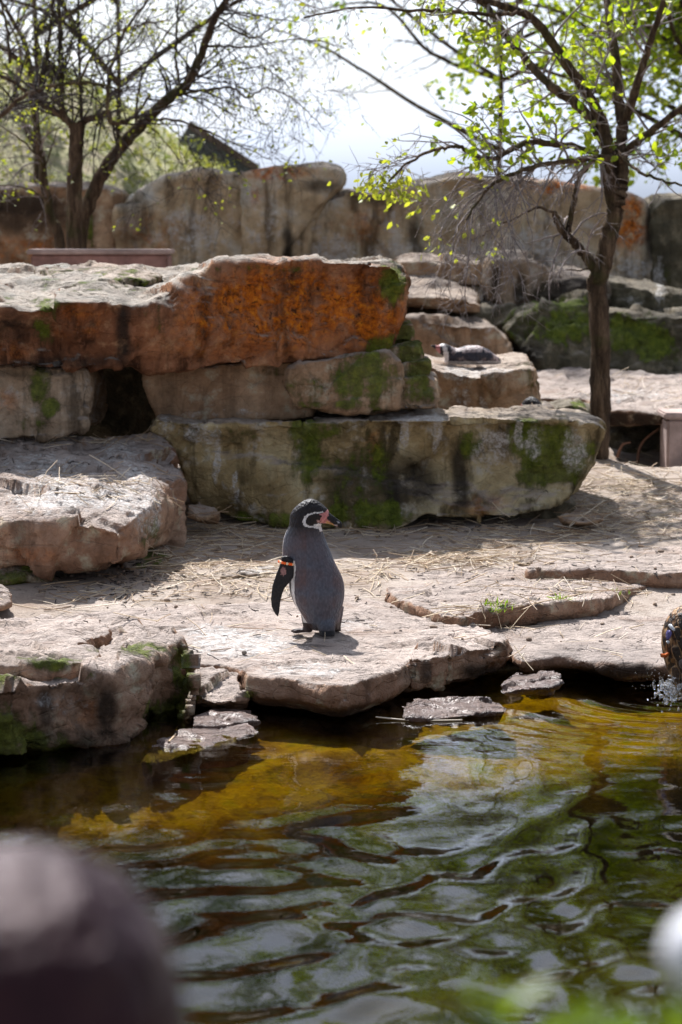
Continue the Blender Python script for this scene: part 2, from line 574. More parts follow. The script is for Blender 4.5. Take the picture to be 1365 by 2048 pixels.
def build_ground():
    ys = np.concatenate([np.linspace(-6, 4, 12), np.linspace(4.1, 8, 50), np.linspace(8.04, 16, 260), np.linspace(16.2, 24, 50), np.array([26, 29, 33, 40, 55, 80, 130, 220, 400, 800])])
    xs = np.concatenate([[-800, -300, -120, -60, -30, -15, -9, -6], np.linspace(-4, 4, 260), [6, 9, 15, 30, 60, 120, 300, 800]])
    X, Y = np.meshgrid(xs, ys)
    Z = terrain_z(X, Y)
    V = np.stack([X, Y, Z], -1).reshape(-1, 3)
    nx, ny = len(xs), len(ys)
    i = np.arange(ny - 1)[:, None] * nx + np.arange(nx - 1)[None]
    Q = np.stack([i, i + 1, i + 1 + nx, i + nx], -1).reshape(-1, 4)
    pool = np.clip((WZ + .01 - V[:, 2]) / .03, 0, 1)
    mud_dim = np.clip((-.3 - V[:, 2]) / .2, 0, 1)  # deep mud, darkened further for the light that deep water absorbs
    m = M('trodden_soil')
    n1 = m.noise(2.2, 6, .6); n2 = m.noise(13, 7, .7); n3 = m.noise(80, 4, .7)
    col = m.ramp(n1, [(.3, (.24, .18, .14)), (.5, (.34, .28, .235)), (.7, (.42, .36, .315))])
    col = m.mix(m.math('MULTIPLY', m.step(n2, .5, .7), .6), col, (.13, .09, .065))
    col = m.mix(m.math('MULTIPLY', m.step(n3, .58, .7), .5), col, (.09, .065, .05))
    alg = m.ramp(m.noise(3.2, 6, .65), [(.3, (.1, .055, .002)), (.43, (.36, .21, .004)), (.56, (.55, .38, .008)), (.7, (.33, .38, .012))])
    alg = m.mix(m.math('MULTIPLY', m.step(n2, .48, .66), .6), alg, (.06, .03, .004))
    alg = m.mix(m.attr('mud_dim'), alg, m.ramp(n1, [(.35, (.006, .006, .002)), (.55, (.04, .036, .003)), (.7, (.04, .058, .004))]))
    col = m.mix(m.attr('pool'), col, alg)
    h = m.math('ADD', n2, m.math('MULTIPLY', n3, .4))
    m.bsdf(Base_Color=col, Roughness=.95, Normal=m.bump(h, .8, .03)).inputs['Specular IOR Level'].default_value = .1
    o = obj('ground', new_mesh('ground', V, Q, True, {'pool': pool, 'mud_dim': mud_dim}), m.m, kind='structure', label='pale trodden soil and pool basin around the rocks')
    return o, V, Q

ground, gV, gQ = build_ground()
LAND = [(gV, gQ)]

# ------------------------------------------------------------------ water
def build_water():
    xs = np.concatenate([[-14, -8, -4.5], np.linspace(-3, 3, 520), [4.5, 8, 14]])
    ys = np.concatenate([np.linspace(4.2, 5.6, 40), np.linspace(5.61, 10.4, 520)])
    X, Y = np.meshgrid(xs, ys)
    Z = np.zeros_like(X)
    r = np.random.default_rng(5)
    amp = np.interp(Y, [5, 6.4, 7.0, 7.5, 8.4, 9.6], [1.3, 1.2, .75, .34, .18, .12])
    wx = X + .16 * perlin(np.stack([X * 1.7, Y * 1.7, 0 * X], -1).reshape(-1, 3)).reshape(X.shape)
    wy = Y + .16 * perlin(np.stack([X * 1.7 + 5, Y * 1.7, 0 * X + 3], -1).reshape(-1, 3)).reshape(X.shape)
    for k in range(22):
        lam = r.uniform(.16, .36) if k < 17 else r.uniform(.09, .13)
        a = r.uniform(0, 6.28)
        ph = r.uniform(0, 6.28)
        Z += (.03 if k < 17 else .006) * lam / 6.283 * np.sin(2 * math.pi / lam * (wx * math.cos(a) + wy * math.sin(a)) + ph)
    # rings spreading from the splash
    cx, cy = on(1352, 1392, WZ)[:2]
    d = np.hypot(X - cx, Y - cy)
    ring = .0035 * np.sin(d * 2 * math.pi / .11) * np.exp(-d * 2.2)
    Z = Z * amp + ring
    Z += .0007 * perlin(np.stack([X * 12, Y * 12, 0 * X], -1).reshape(-1, 3)).reshape(X.shape) * amp
    Z = np.where((np.abs(X) > 3.5), 0, Z)
    V = np.stack([X, Y, Z + WZ], -1).reshape(-1, 3)
    nx, ny = len(xs), len(ys)
    i = np.arange(ny - 1)[:, None] * nx + np.arange(nx - 1)[None]
    Q = np.stack([i, i + 1, i + 1 + nx, i + nx], -1).reshape(-1, 4)
    m = M('pool_water')
    tr = m.n('ShaderNodeBsdfTransparent'); tr.inputs[0].default_value = (.52, .47, .17, 1)
    gl = m.n('ShaderNodeBsdfGlossy'); gl.inputs['Roughness'].default_value = .004
    gl.inputs[0].default_value = (1, 1, 1, 1)
    bp = m.bump(m.noise(16, 2, .5, m.coord((1, 2.2, 1))), .05, .01)
    fr = m.n('ShaderNodeFresnel'); fr.inputs[0].default_value = 1.31
    m.t.links.new(bp, gl.inputs['Normal']); m.t.links.new(bp, fr.inputs['Normal'])
    mx = m.n('ShaderNodeMixShader')
    m.t.links.new(fr.outputs[0], mx.inputs[0]); m.t.links.new(tr.outputs[0], mx.inputs[1]); m.t.links.new(gl.outputs[0], mx.inputs[2])
    m.t.links.new(mx.outputs[0], m.out.inputs[0])
    return obj('water', new_mesh('water', V, Q, True), m.m, kind='structure', label='dark rippled pool water with olive and sky reflections')

water = build_water()

#SECTION_ROCKS
def reg(o):
    me = o.data
    V, N, L = arrays(me)
    LAND.append((V + np.array(o.location), L.reshape(-1, 4)))
    return o

# --- ledges round the pool
ledge = reg(plan_slab('rock_ledge', 'broad pale flat rock ledge at the water under the standing penguin', R_PINK,
    [(372, 1336), (440, 1330), (482, 1336), (500, 1352), (560, 1356), (620, 1364), (690, 1374), (745, 1358), (800, 1338), (812, 1326), (822, 1318), (845, 1322), (900, 1310), (960, 1300), (1002, 1290), (1015, 1278), (985, 1262),
     (940, 1240), (850, 1212), (700, 1190), (560, 1196), (300, 1215), (100, 1235), (-40, 1245), (-60, 1330), (250, 1350)], .135, 0.0, .1, voxel=.013,
    amp=.012, facet=.014, fscale=3, strata=.008, fine=.006, seed=1.0,
    masks=[('white', 480, 1290, 130, 28, .75), ('white', 600, 1340, 110, 22, .5), ('white', 430, 1260, 80, 14, .6), ('white', 700, 1250, 90, 16, .35), ('dark', 640, 1440, 260, 28, .9), ('dark', 900, 1350, 110, 20, .8), ('moss', 505, 1392, 18, 10, 1), ('moss', 400, 1385, 40, 30, .6),  # dark masks below the front edge paint in the recess shade
           ('wet', 640, 1300, 90, 22, .35)]))
reg(plan_slab('flat_rock', 'wide pinkish flat rock overhanging the pool beside the duck', R_PINK,
    [(1012, 1296), (1045, 1316), (1085, 1312), (1130, 1308), (1190, 1318), (1260, 1328), (1330, 1330), (1440, 1326), (1560, 1322), (1560, 1200), (1365, 1196), (1200, 1200), (1090, 1210), (1010, 1236), (960, 1250), (985, 1275)], .085, -.045, .1,
    amp=.012, facet=.012, fscale=2.6, strata=.006, fine=.006, seed=2.0, masks=[('wet', 1180, 1308, 160, 24, .55), ('dark', 1200, 1345, 190, 20, 1), ('white', 900, 1270, 60, 10, .5)]))  # dark mask paints shade under the overhanging lip
reg(plan_slab('flat_rock', 'thin cracked flat rock with grass tufts along its front edge', R_PINK,
    [(845, 1210), (880, 1224), (930, 1234), (955, 1221), (1010, 1211), (1100, 1204), (1190, 1196), (1260, 1178, .02), (1380, 1160, .0), (1380, 1140, .02), (1170, 1140), (1050, 1136), (920, 1134), (820, 1146, .03), (770, 1168, .01), (790, 1192, .03)], .1, .05, .03,
    amp=.01, facet=.014, fscale=3, strata=.006, fine=.006, seed=3.0))
reg(plan_slab('flat_rock', 'long thin pale slab lying at the foot of the straw slope', R_PINK,
    [(1058, 1138), (1110, 1142), (1200, 1140), (1300, 1143), (1420, 1146), (1520, 1140), (1520, 1090), (1330, 1092), (1180, 1100), (1100, 1112), (1065, 1122)], .1, .085, .03,
    amp=.008, facet=.012, fscale=2.5, seed=4.0))
reg(plan_slab('flat_rock', 'greyish mauve flat slab behind the standing penguin', R_GREY,
    [(440, 1150), (560, 1142), (760, 1140), (900, 1126), (920, 1096), (830, 1068), (640, 1072), (520, 1090), (450, 1116)], .1, .035, .02,
    amp=.008, facet=.008, fscale=2, seed=5.0, masks=[('white', 520, 1140, 60, 10, .6), ('white', 760, 1080, 70, 10, .5)]))
reg(hull_rock('flat_rock', 'small angular grey slab half buried near the long slab', R_GREY,
    [(1030, 1118, 11.95), (1080, 1104, 12.0), (1082, 1120, 11.9), (1045, 1132, 11.85), (1060, 1135, 12.2), (1020, 1135, 12.1)], voxel=.012, amp=.006, facet=.01, seed=5.5))
reg(plan_slab('pool_block', 'thick mossy rock block jutting over the water below the sloping boulder', R_PINK,
    [(-200, 1400, .12), (-60, 1385, .12), (0, 1376, .12), (35, 1376, .12), (62, 1366, .12), (150, 1354, .12), (230, 1342, .12), (282, 1326, .115), (318, 1302, .11), (362, 1281, .10), (378, 1296, .09), (384, 1322, .08), (372, 1300, .05), (330, 1262, .03), (250, 1246, .03), (100, 1246, .03), (-200, 1262, .03)], .25, .1, .03,
    amp=.022, facet=.05, fscale=3.6, strata=.016, fine=.009, seed=6.0, smooth=2,
    masks=[('moss', 20, 1490, 75, 85, 1.2), ('moss', 366, 1340, 30, 70, 1.0), ('moss', 330, 1425, 55, 36, 1.0), ('rust', 160, 1420, 60, 40, .25), ('white', 130, 1400, 60, 30, .35), ('moss', 70, 1345, 120, 14, .8), ('moss', 290, 1300, 60, 16, .7), ('dark', 215, 1420, 26, 60, 1), ('dark', 95, 1420, 20, 55, .9), ('dark', 200, 1480, 170, 22, .7), ('moss', 100, 1500, 60, 40, .8)]))
reg(plan_slab('rock_layer', 'low stepped rock layer with mossy edge lying on the pool block', R_PINK,
    [(-200, 1335, .165), (-20, 1330, .165), (60, 1327, .165), (120, 1322, .165), (180, 1320, .16), (196, 1308, .15), (176, 1296, .14), (160, 1282, .12), (220, 1264, .09), (200, 1236, .07), (100, 1232, .06), (-200, 1240, .06)], .11, .085, .02,
    voxel=.012, amp=.014, facet=.022, fscale=4, seed=7.0, masks=[('moss', 100, 1325, 90, 16, .8), ('dark', 60, 1322, 130, 14, .5), ('moss', 200, 1300, 40, 14, .5)]))
reg(plan_slab('ledge_block', 'squared brown block split off the ledge corner beside the duck side rock', R_PINK,
    [(822, 1322), (838, 1318), (905, 1308), (962, 1297), (1003, 1288), (1016, 1272), (985, 1258), (900, 1270), (840, 1288), (818, 1304)], .125, .012, .03, voxel=.011, amp=.012, facet=.03, fscale=5, strata=.008, seed=6.3, masks=[('dark', 970, 1345, 60, 22, 1), ('dark', 850, 1340, 14, 22, .8)]))
reg(hull_rock('ledge_block', 'sloping brown stone filling the corner between the ledge and the mossy block', R_PINK,
    [(378, 1340, 9.25), (430, 1334, 9.3), (476, 1340, 9.3), (486, 1362, 9.15), (496, 1398, 9.05), (440, 1410, 8.98), (400, 1400, 9.05), (384, 1370, 9.15), (400, 1420, 9.4), (490, 1420, 9.4), (380, 1420, 9.4)], voxel=.011, amp=.012, facet=.025, fscale=4, seed=6.6, masks=[('moss', 395, 1385, 30, 30, .8), ('moss', 500, 1392, 16, 12, 1)]))
# wet stones at the water line
WG = 'wet stones at the water line'
def wet_stone(label, pts, **kw):
    return reg(hull_rock('wet_stone', label, R_WET, pts, voxel=.01, amp=.012, facet=.016, fscale=5, strata=.004, group=WG,
               masks=[('wet', sum(p[0] for p in pts) / len(pts), sum(p[1] for p in pts) / len(pts), 400, 200, 1)], **kw))
wet_stone('long flat reddish wet stone under the ledge corner', [(800, 1412, 9.1), (830, 1400, 9.2), (900, 1392, 9.3), (985, 1390, 9.32), (1022, 1412, 9.2), (1015, 1424, 9.1), (850, 1440, 9.0), (805, 1438, 9.02), (900, 1460, 9.2), (1000, 1450, 9.25)], seed=1.3)
wet_stone('blocky wet stone with straw wedged beside the flat rock', [(1000, 1360, 9.45), (1030, 1342, 9.6), (1110, 1338, 9.6), (1126, 1347, 9.5), (1122, 1376, 9.4), (1040, 1380, 9.38), (1000, 1392, 9.4), (1100, 1395, 9.6)], seed=2.3)
wet_stone('glistening rounded wet stone below the mossy block end', [(300, 1494, 8.56), (360, 1462, 8.82), (420, 1450, 8.88), (500, 1444, 8.9), (520, 1462, 8.82), (440, 1490, 8.62), (340, 1518, 8.42), (285, 1524, 8.38), (420, 1560, 8.66), (300, 1570, 8.46), (500, 1530, 8.76)], seed=3.3)
wet_stone('low pinkish wet stone tucked behind the glistening one', [(385, 1430, 8.95), (440, 1414, 9.08), (500, 1422, 9.05), (525, 1442, 8.95), (430, 1456, 8.85), (390, 1454, 8.85), (460, 1500, 8.95)], seed=4.3)

# --- mid-ground blocks
reg(face_rock('long_slab', 'long grey slab with green algae streaks behind the standing penguin', R_SLAB,
    [(300, 862, 13.1), (314, 836, 13.05), (380, 846, 13.0), (450, 848, 13.0), (683, 843, 13.0), (803, 838, 13.0), (923, 841, 12.95), (1033, 843, 12.9), (1113, 839, 12.9), (1200, 848, 13.0), (1216, 858, 13.05), (1212, 880, 13.05),
     (1190, 930, 13.1), (1150, 985, 13.15), (1110, 1010, 13.1), (1033, 1034, 13.0), (960, 1040, 12.95), (905, 1038, 12.95), (848, 1030, 13.0), (798, 1055, 13.0), (730, 1058, 13.0), (575, 1052, 13.0), (470, 1040, 13.05), (435, 1022, 13.1), (385, 1006, 13.15), (368, 935, 13.1), (340, 885, 13.1)],
    1.1, rise=.0, sink=.0, voxel=.014, amp=.02, scale=1.4, facet=.035, fscale=1.7, strata=.006, seed=8.0,
    masks=[('moss', 600, 900, 45, 70, 1.0), ('moss', 640, 860, 60, 22, .9), ('moss', 700, 960, 90, 100, .55), ('moss', 560, 1040, 160, 22, .9), ('moss', 760, 1030, 110, 30, .85), ('moss', 480, 870, 120, 18, .5), ('dark', 720, 980, 90, 80, .8), ('dark', 830, 970, 60, 70, .9),
           ('dark', 920, 960, 22, 90, 1.0), ('dark', 1010, 880, 22, 45, .7), ('moss', 940, 880, 26, 40, .8), ('moss', 1050, 880, 40, 55, 1.0), ('moss', 1130, 900, 60, 70, 1.1), ('moss', 1080, 950, 70, 30, .9), ('white', 985, 900, 45, 50, .55), ('white', 1000, 870, 40, 14, .5),
           ('white', 1070, 890, 20, 40, .62), ('white', 1150, 900, 26, 55, .62), ('white', 400, 870, 45, 25, .7), ('white', 330, 850, 12, 25, .7), ('white', 812, 862, 8, 45, 1.2), ('white', 874, 865, 10, 45, 1.2), ('white', 840, 838, 60, 9, 1.1), ('white', 1041, 868, 8, 32, 1.2), ('white', 435, 920, 7, 45, 1.2), ('white', 475, 975, 7, 40, 1.0),
           ('rust', 750, 910, 16, 50, .55), ('rust', 960, 1010, 60, 24, .35), ('dark', 1050, 850, 22, 50, .6)]))
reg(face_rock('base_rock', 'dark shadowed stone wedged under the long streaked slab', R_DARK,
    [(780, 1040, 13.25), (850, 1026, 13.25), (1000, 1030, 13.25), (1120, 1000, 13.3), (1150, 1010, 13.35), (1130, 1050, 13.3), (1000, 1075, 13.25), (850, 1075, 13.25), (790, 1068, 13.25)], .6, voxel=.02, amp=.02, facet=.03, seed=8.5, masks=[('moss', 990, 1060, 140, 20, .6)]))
reg(hull_rock('fallen_stone', 'small dark stone propped under the right tip of the long slab', R_BROWN,
    [(1118, 1030, 12.9), (1150, 1012, 13.1), (1200, 1020, 13.0), (1208, 1040, 12.9), (1170, 1048, 12.8), (1125, 1045, 12.85), (1180, 1060, 13.1), (1120, 1060, 13.1)], voxel=.012, amp=.01, facet=.015, seed=9.5))
reg(hull_rock('fallen_stone', 'broken brown stone lying at the left foot of the long slab', R_BROWN,
    [(372, 1004, 12.75), (400, 1000, 12.85), (432, 1012, 12.8), (440, 1030, 12.7), (400, 1042, 12.65), (372, 1035, 12.7), (400, 1050, 12.9), (440, 1050, 12.9)], voxel=.012, amp=.01, facet=.02, seed=9.7))

orange = reg(face_rock('rusty_slab', 'massive rust orange capstone slab roofing the dark den', R_ORANGE,
    [(-260, 612, 12.75), (-100, 606, 12.75), (0, 613, 12.72), (50, 621, 12.7), (125, 604, 12.72), (195, 603, 12.75), (222, 613, 12.78), (275, 611, 12.85), (310, 590, 12.95), (342, 570, 13.05), (390, 553, 13.1), (428, 540, 13.12), (480, 526, 13.15), (580, 527, 13.15), (683, 526, 13.15), (770, 527, 13.2), (797, 538, 13.25), (808, 560, 13.3), (811, 590, 13.3),
     (803, 630, 13.25), (790, 670, 13.25), (778, 705, 13.25), (733, 712, 13.2), (683, 716, 13.18), (625, 721, 13.18), (500, 736, 13.1), (360, 743, 13.0), (290, 741, 12.95), (262, 724, 12.95), (225, 729, 12.9), (150, 740, 12.85), (50, 734, 12.8), (0, 738, 12.8), (-260, 740, 12.8)],
    1.6, backz=1.475, voxel=.017, amp=.022, scale=1.5, facet=.05, fscale=1.8, strata=.008, seed=10.0,
    masks=[('rust', 570, 600, 130, 90, 1.1), ('rust', 740, 620, 90, 90, .95), ('rust', 420, 610, 80, 60, .7), ('rust', 150, 640, 70, 40, .45), ('rust', 480, 680, 200, 50, .45), ('rust', 20, 690, 50, 30, .3), ('moss', 785, 570, 32, 50, 1.1), ('moss', 770, 690, 40, 24, .8), ('moss', 90, 640, 26, 50, .7), ('moss', 310, 650, 22, 60, .45), ('dark', 245, 660, 18, 70, 1.0), ('dark', 130, 725, 140, 16, .7), ('dark', 30, 650, 50, 40, .7), ('dark', 570, 630, 8, 90, .5),
           ('moss', 180, 570, 120, 20, .45), ('moss', 60, 600, 90, 14, .4), ('moss', 500, 536, 180, 8, .5)]))
reg(hull_rock('rock_layer', 'pale weathered layer lying on top of the rusty capstone', R_GREY,
    [(70, 552, 13.8), (110, 522, 14.3), (250, 526, 14.3), (300, 542, 14.1), (330, 552, 13.8), (290, 566, 13.5), (200, 572, 13.45), (80, 570, 13.5), (120, 600, 13.5), (300, 590, 14.2), (100, 590, 14.3)], voxel=.016, amp=.02, facet=.04, seed=11.0,
    masks=[('moss', 200, 555, 150, 30, .5), ('dark', 140, 532, 60, 8, .6)]))
reg(face_rock('den_stone', 'broad pale stone at the den mouth with mossy patches', R_GREY,
    [(-260, 735, 12.95), (0, 735, 12.95), (100, 734, 12.95), (162, 738, 12.95), (174, 770, 12.95), (172, 820, 12.95), (165, 862, 12.93), (120, 874, 12.9), (60, 880, 12.9), (0, 886, 12.9), (-260, 900, 12.9)], 1.0, voxel=.014, amp=.02, facet=.035, fscale=2.4, seed=12.0,
    masks=[('moss', 75, 770, 26, 60, .9), ('moss', 105, 815, 24, 20, 1), ('moss', 60, 850, 40, 25, .5), ('rust', 10, 800, 30, 30, .35), ('dark', 20, 745, 40, 8, .6)]))
reg(face_rock('den_stone', 'smooth tan stone between the den mouth and the mossy stone', R_BROWN,
    [(291, 738, 13.3), (400, 734, 13.3), (520, 726, 13.3), (620, 716, 13.3), (632, 760, 13.3), (628, 835, 13.3), (500, 840, 13.25), (315, 840, 13.25), (300, 800, 13.28), (287, 765, 13.3)], .9, voxel=.014, amp=.018, facet=.02, fscale=1.7, strata=.003, seed=13.0, masks=[('white', 450, 826, 140, 8, .3), ('moss', 560, 745, 90, 10, .3)]))
reg(face_rock('den_stone', 'green mossy stone under the right end of the rusty capstone', R_BROWN,
    [(582, 742, 13.12), (600, 728, 13.12), (680, 714, 13.12), (775, 704, 13.15), (800, 738, 13.15), (796, 790, 13.12), (800, 818, 13.1), (700, 818, 13.08), (590, 812, 13.08), (576, 775, 13.1)], .8, voxel=.013, amp=.016, facet=.03, fscale=2.4, seed=14.0,
    masks=[('moss', 720, 760, 80, 60, .95), ('moss', 620, 780, 50, 40, .5), ('dark', 680, 760, 8, 40, .5), ('moss', 680, 815, 120, 10, .6)]))
reg(face_rock('den_stone', 'rounded mossy stone at the end of the den wall', R_BROWN,
    [(785, 772, 13.2), (800, 752, 13.2), (850, 746, 13.25), (874, 756, 13.25), (884, 790, 13.25), (876, 818, 13.2), (790, 820, 13.15)], .7, voxel=.012, amp=.014, facet=.03, fscale=3, seed=15.0, masks=[('moss', 820, 775, 50, 40, 1.0)]))
def moss_stone(label, cx, cy, hw, hh, Y, sd):
    p = [(cx - hw, cy - hh * .6, Y), (cx + hw * .8, cy - hh, Y), (cx + hw, cy, Y), (cx + hw * .9, cy + hh, Y), (cx - hw * .8, cy + hh, Y), (cx - hw, cy + hh * .4, Y)]
    return reg(face_rock('stacked_stone', label, R_BROWN, p, .45, voxel=.01, amp=.01, facet=.016, fscale=4, seed=sd, group='mossy stones stacked by the rusty capstone', masks=[('moss', cx, cy, hw * 1.6, hh * 2, 1.1)]))
moss_stone('flat mossy stone, third from the top of the small stack', 828, 738, 36, 19, 13.3, 16.0)
moss_stone('flat mossy stone, second from the top of the small stack', 808, 706, 36, 19, 13.35, 16.6)
moss_stone('dark sliver of stone between the mossy stones of the stack', 800, 682, 22, 9, 13.5, 17.0)
moss_stone('small mossy stone topping the little stack', 804, 664, 24, 16, 13.45, 17.5)
# inside of the den
reg(face_rock('den_back_stone', 'rough stone closing the back of the dark den', R_DARK,
    [(60, 700, 14.3), (480, 700, 14.3), (480, 900, 14.3), (60, 900, 14.3)], .5, voxel=.03, seed=18.0))

reg(hull_rock('sloping_boulder', 'big sloping boulder with whitewashed top below the den', R_PINK,
    [(-260, 890, 13.1), (0, 893, 13.05), (150, 876, 13.2), (315, 872, 13.2), (352, 915, 12.9), (365, 945, 12.7), (352, 1010, 12.25), (338, 1060, 12.0), (300, 1012, 11.75), (240, 1064, 11.38), (185, 1048, 11.38), (125, 1036, 11.4), (60, 1052, 11.42), (-260, 1062, 11.45),
     (-260, 1115, 11.5), (60, 1112, 11.5), (105, 1132, 11.48), (150, 1142, 11.45), (243, 1128, 11.4), (262, 1112, 11.6), (330, 1092, 12.1), (350, 1085, 12.5), (355, 1040, 13.0), (-260, 1040, 13.3), (300, 1040, 13.3)],
    voxel=.014, smooth=3, amp=.022, scale=1.7, facet=.06, fscale=1.9, strata=.006, seed=19.0,
    masks=[('white', 130, 990, 130, 40, .8), ('white', 100, 930, 110, 28, .6), ('white', 270, 980, 50, 70, .6), ('white', 240, 900, 50, 25, .6), ('white', 300, 1040, 30, 40, .6), ('rust', 60, 1110, 60, 20, .35), ('moss', 300, 1070, 30, 40, .5), ('moss', 250, 1010, 30, 14, .3)]))
reg(hull_rock('base_rock', 'mossy brown footing stone beneath the sloping boulder', R_BROWN,
    [(-260, 1100, 11.6), (90, 1115, 11.6), (118, 1140, 11.62), (110, 1166, 11.5), (30, 1168, 11.4), (-260, 1160, 11.4), (-260, 1130, 12.2), (110, 1130, 12.2), (100, 1185, 11.8), (-260, 1185, 11.8)], voxel=.014, amp=.02, facet=.03, seed=20.0, masks=[('moss', 40, 1140, 110, 40, .6), ('dark', 60, 1130, 80, 14, .6)]))
reg(hull_rock('base_rock', 'shaded mossy stone supporting the boulder beside the straw', R_BROWN,
    [(250, 1108, 12.0), (330, 1092, 12.3), (345, 1100, 12.3), (335, 1125, 12.0), (270, 1140, 11.8), (245, 1135, 11.8), (300, 1150, 12.3), (250, 1150, 12.3)], voxel=.012, amp=.014, facet=.02, seed=20.5, masks=[('moss', 300, 1120, 50, 20, .7)]))
reg(hull_rock('fallen_stone', 'pale rounded stone beside the mossy footing stone', R_PINK,
    [(-60, 1180, 10.9), (0, 1166, 11.0), (18, 1180, 10.95), (24, 1210, 10.8), (0, 1216, 10.75), (-60, 1216, 10.75), (-60, 1215, 11.2), (10, 1215, 11.1)], voxel=.01, amp=.01, facet=.01, seed=20.8))

# --- behind the long slab
reg(face_rock('resting_block', 'square brown block on which the resting penguin lies', R_BROWN,
    [(850, 726, 14.75), (884, 741, 14.65), (953, 752, 14.6), (993, 745, 14.6), (1068, 736, 14.65), (1080, 775, 14.65), (1090, 850, 14.65), (880, 850, 14.65), (876, 790, 14.7)], 1.0, rise=.035, voxel=.016, amp=.02, facet=.03, fscale=2, seed=21.0,
    masks=[('white', 950, 745, 90, 12, .7), ('white', 930, 790, 26, 40, .4), ('moss', 1050, 770, 30, 50, .5), ('white', 965, 810, 10, 20, .6)]))
reg(hull_rock('fallen_stone', 'pale rounded stone at the corner of the square brown block', R_GREY,
    [(1075, 815, 14.3), (1092, 800, 14.4), (1108, 815, 14.35), (1112, 850, 14.3), (1075, 860, 14.3), (1090, 850, 14.6)], voxel=.012, amp=.008, facet=.01, seed=21.5))
def plateau():
    A = np.array([on(px, py, z) for px, py, z in [(1085, 800, .53), (1176, 800, .53), (1222, 821, .54), (1294, 824, .54), (1330, 826, .54), (1420, 826, .54), (1700, 826, .54), (1700, 735, .66), (1365, 746, .64), (1250, 742, .64), (1090, 728, .64), (900, 735, .62), (900, 795, .53)]])
    B = A.copy(); B[:, 2] -= .09; B[:, 1] += .06
    V, N, Q = remesh([loft([list(A), list(B)])], .022, 3)
    return rock_finish('rock_terrace', V, N, Q, R_PINK, 'sunlit flat rock terrace behind the tree trunk', amp=.02, facet=.02, fine=.01, seed=22.0, masks=[('dark', 1250, 838, 260, 16, 1.2), ('white', 1250, 790, 120, 14, .4)])  # dark mask paints the recess shade along the front edge
reg(plateau())
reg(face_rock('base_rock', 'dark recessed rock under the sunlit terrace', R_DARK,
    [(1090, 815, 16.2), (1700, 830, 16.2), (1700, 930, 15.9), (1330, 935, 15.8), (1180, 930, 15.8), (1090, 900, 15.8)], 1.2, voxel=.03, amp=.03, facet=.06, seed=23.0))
reg(face_rock('mossy_boulder', 'dark boulder filling the gap left of the terrace recess', R_DARK,
    [(1090, 812, 15.5), (1150, 805, 15.5), (1180, 815, 15.55), (1190, 900, 15.4), (1095, 900, 15.4)], .6, voxel=.02, amp=.02, facet=.03, seed=23.5, masks=[('moss', 1160, 810, 20, 12, .8)]))
DG = 'shaded boulders behind the terrace'
reg(face_rock('mossy_boulder', 'large angular mossy boulder behind the tree trunk', R_DARK,
    [(1012, 658, 18.6), (1035, 625, 18.65), (1082, 610, 18.7), (1120, 612, 18.7), (1168, 601, 18.7), (1188, 607, 18.7), (1196, 640, 18.7), (1198, 760, 18.5), (1100, 765, 18.4), (1062, 740, 18.4), (1032, 690, 18.5)], .8, voxel=.02, amp=.03, facet=.07, fscale=1.6, seed=24.0, group=DG,
    masks=[('moss', 1110, 640, 110, 60, .8), ('dark', 1050, 710, 40, 26, 1)]))
reg(face_rock('mossy_boulder', 'wide green mossy boulder right of the tree trunk', R_DARK,
    [(1192, 618, 18.75), (1222, 620, 18.7), (1300, 630, 18.7), (1365, 626, 18.7), (1600, 625, 18.7), (1600, 775, 18.5), (1192, 765, 18.5)], .9, voxel=.022, amp=.035, facet=.07, fscale=1.5, seed=25.0, group=DG,
    masks=[('moss', 1260, 670, 90, 50, 1.2), ('dark', 1318, 680, 14, 14, 1), ('moss', 1330, 700, 60, 40, .6)]))
reg(face_rock('mossy_boulder', 'plain brown boulder behind the resting penguin', R_BROWN,
    [(790, 645, 18.2), (860, 640, 18.2), (940, 652, 18.2), (985, 652, 18.25), (1010, 680, 18.25), (1040, 745, 18.2), (1040, 770, 18.2), (790, 770, 18.2)], .8, voxel=.022, amp=.025, facet=.04, fscale=1.5, seed=26.0, group=DG, masks=[('white', 982, 680, 10, 30, .4), ('dark', 930, 650, 60, 10, .6)]))
reg(face_rock('tier_rock', 'pale topped slab on the tier above the resting penguin', R_BROWN,
    [(780, 596, 18.7), (830, 597, 18.65), (880, 592, 18.65), (920, 602, 18.65), (962, 606, 18.7), (965, 628, 18.7), (920, 630, 18.75), (880, 612, 18.85), (830, 612, 18.9), (780, 625, 18.85)], 1.3, rise=.16, voxel=.02, amp=.02, facet=.03, seed=27.0, group=DG))
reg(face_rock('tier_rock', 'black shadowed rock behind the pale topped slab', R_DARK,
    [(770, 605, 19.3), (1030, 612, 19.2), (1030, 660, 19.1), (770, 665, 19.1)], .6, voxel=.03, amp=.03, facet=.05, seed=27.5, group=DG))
reg(face_rock('tier_rock', 'dark streaked block with sunlit top left of the tree fork', R_GREY,
    [(968, 552, 19.4), (985, 522, 19.4), (1050, 524, 19.4), (1085, 534, 19.4), (1130, 552, 19.4), (1195, 563, 19.4), (1215, 566, 19.4), (1215, 625, 19.3), (1080, 628, 19.3), (1000, 625, 19.3), (970, 600, 19.35)], .7, rise=.06, voxel=.02, amp=.03, facet=.05, fscale=1.5, seed=28.0, group=DG,
    masks=[('dark', 1120, 590, 80, 40, 1.2), ('dark', 1040, 570, 12, 40, .9), ('dark', 990, 560, 10, 40, .8), ('moss', 1070, 580, 30, 30, .5), ('dark', 1180, 590, 60, 40, 1.2)]))
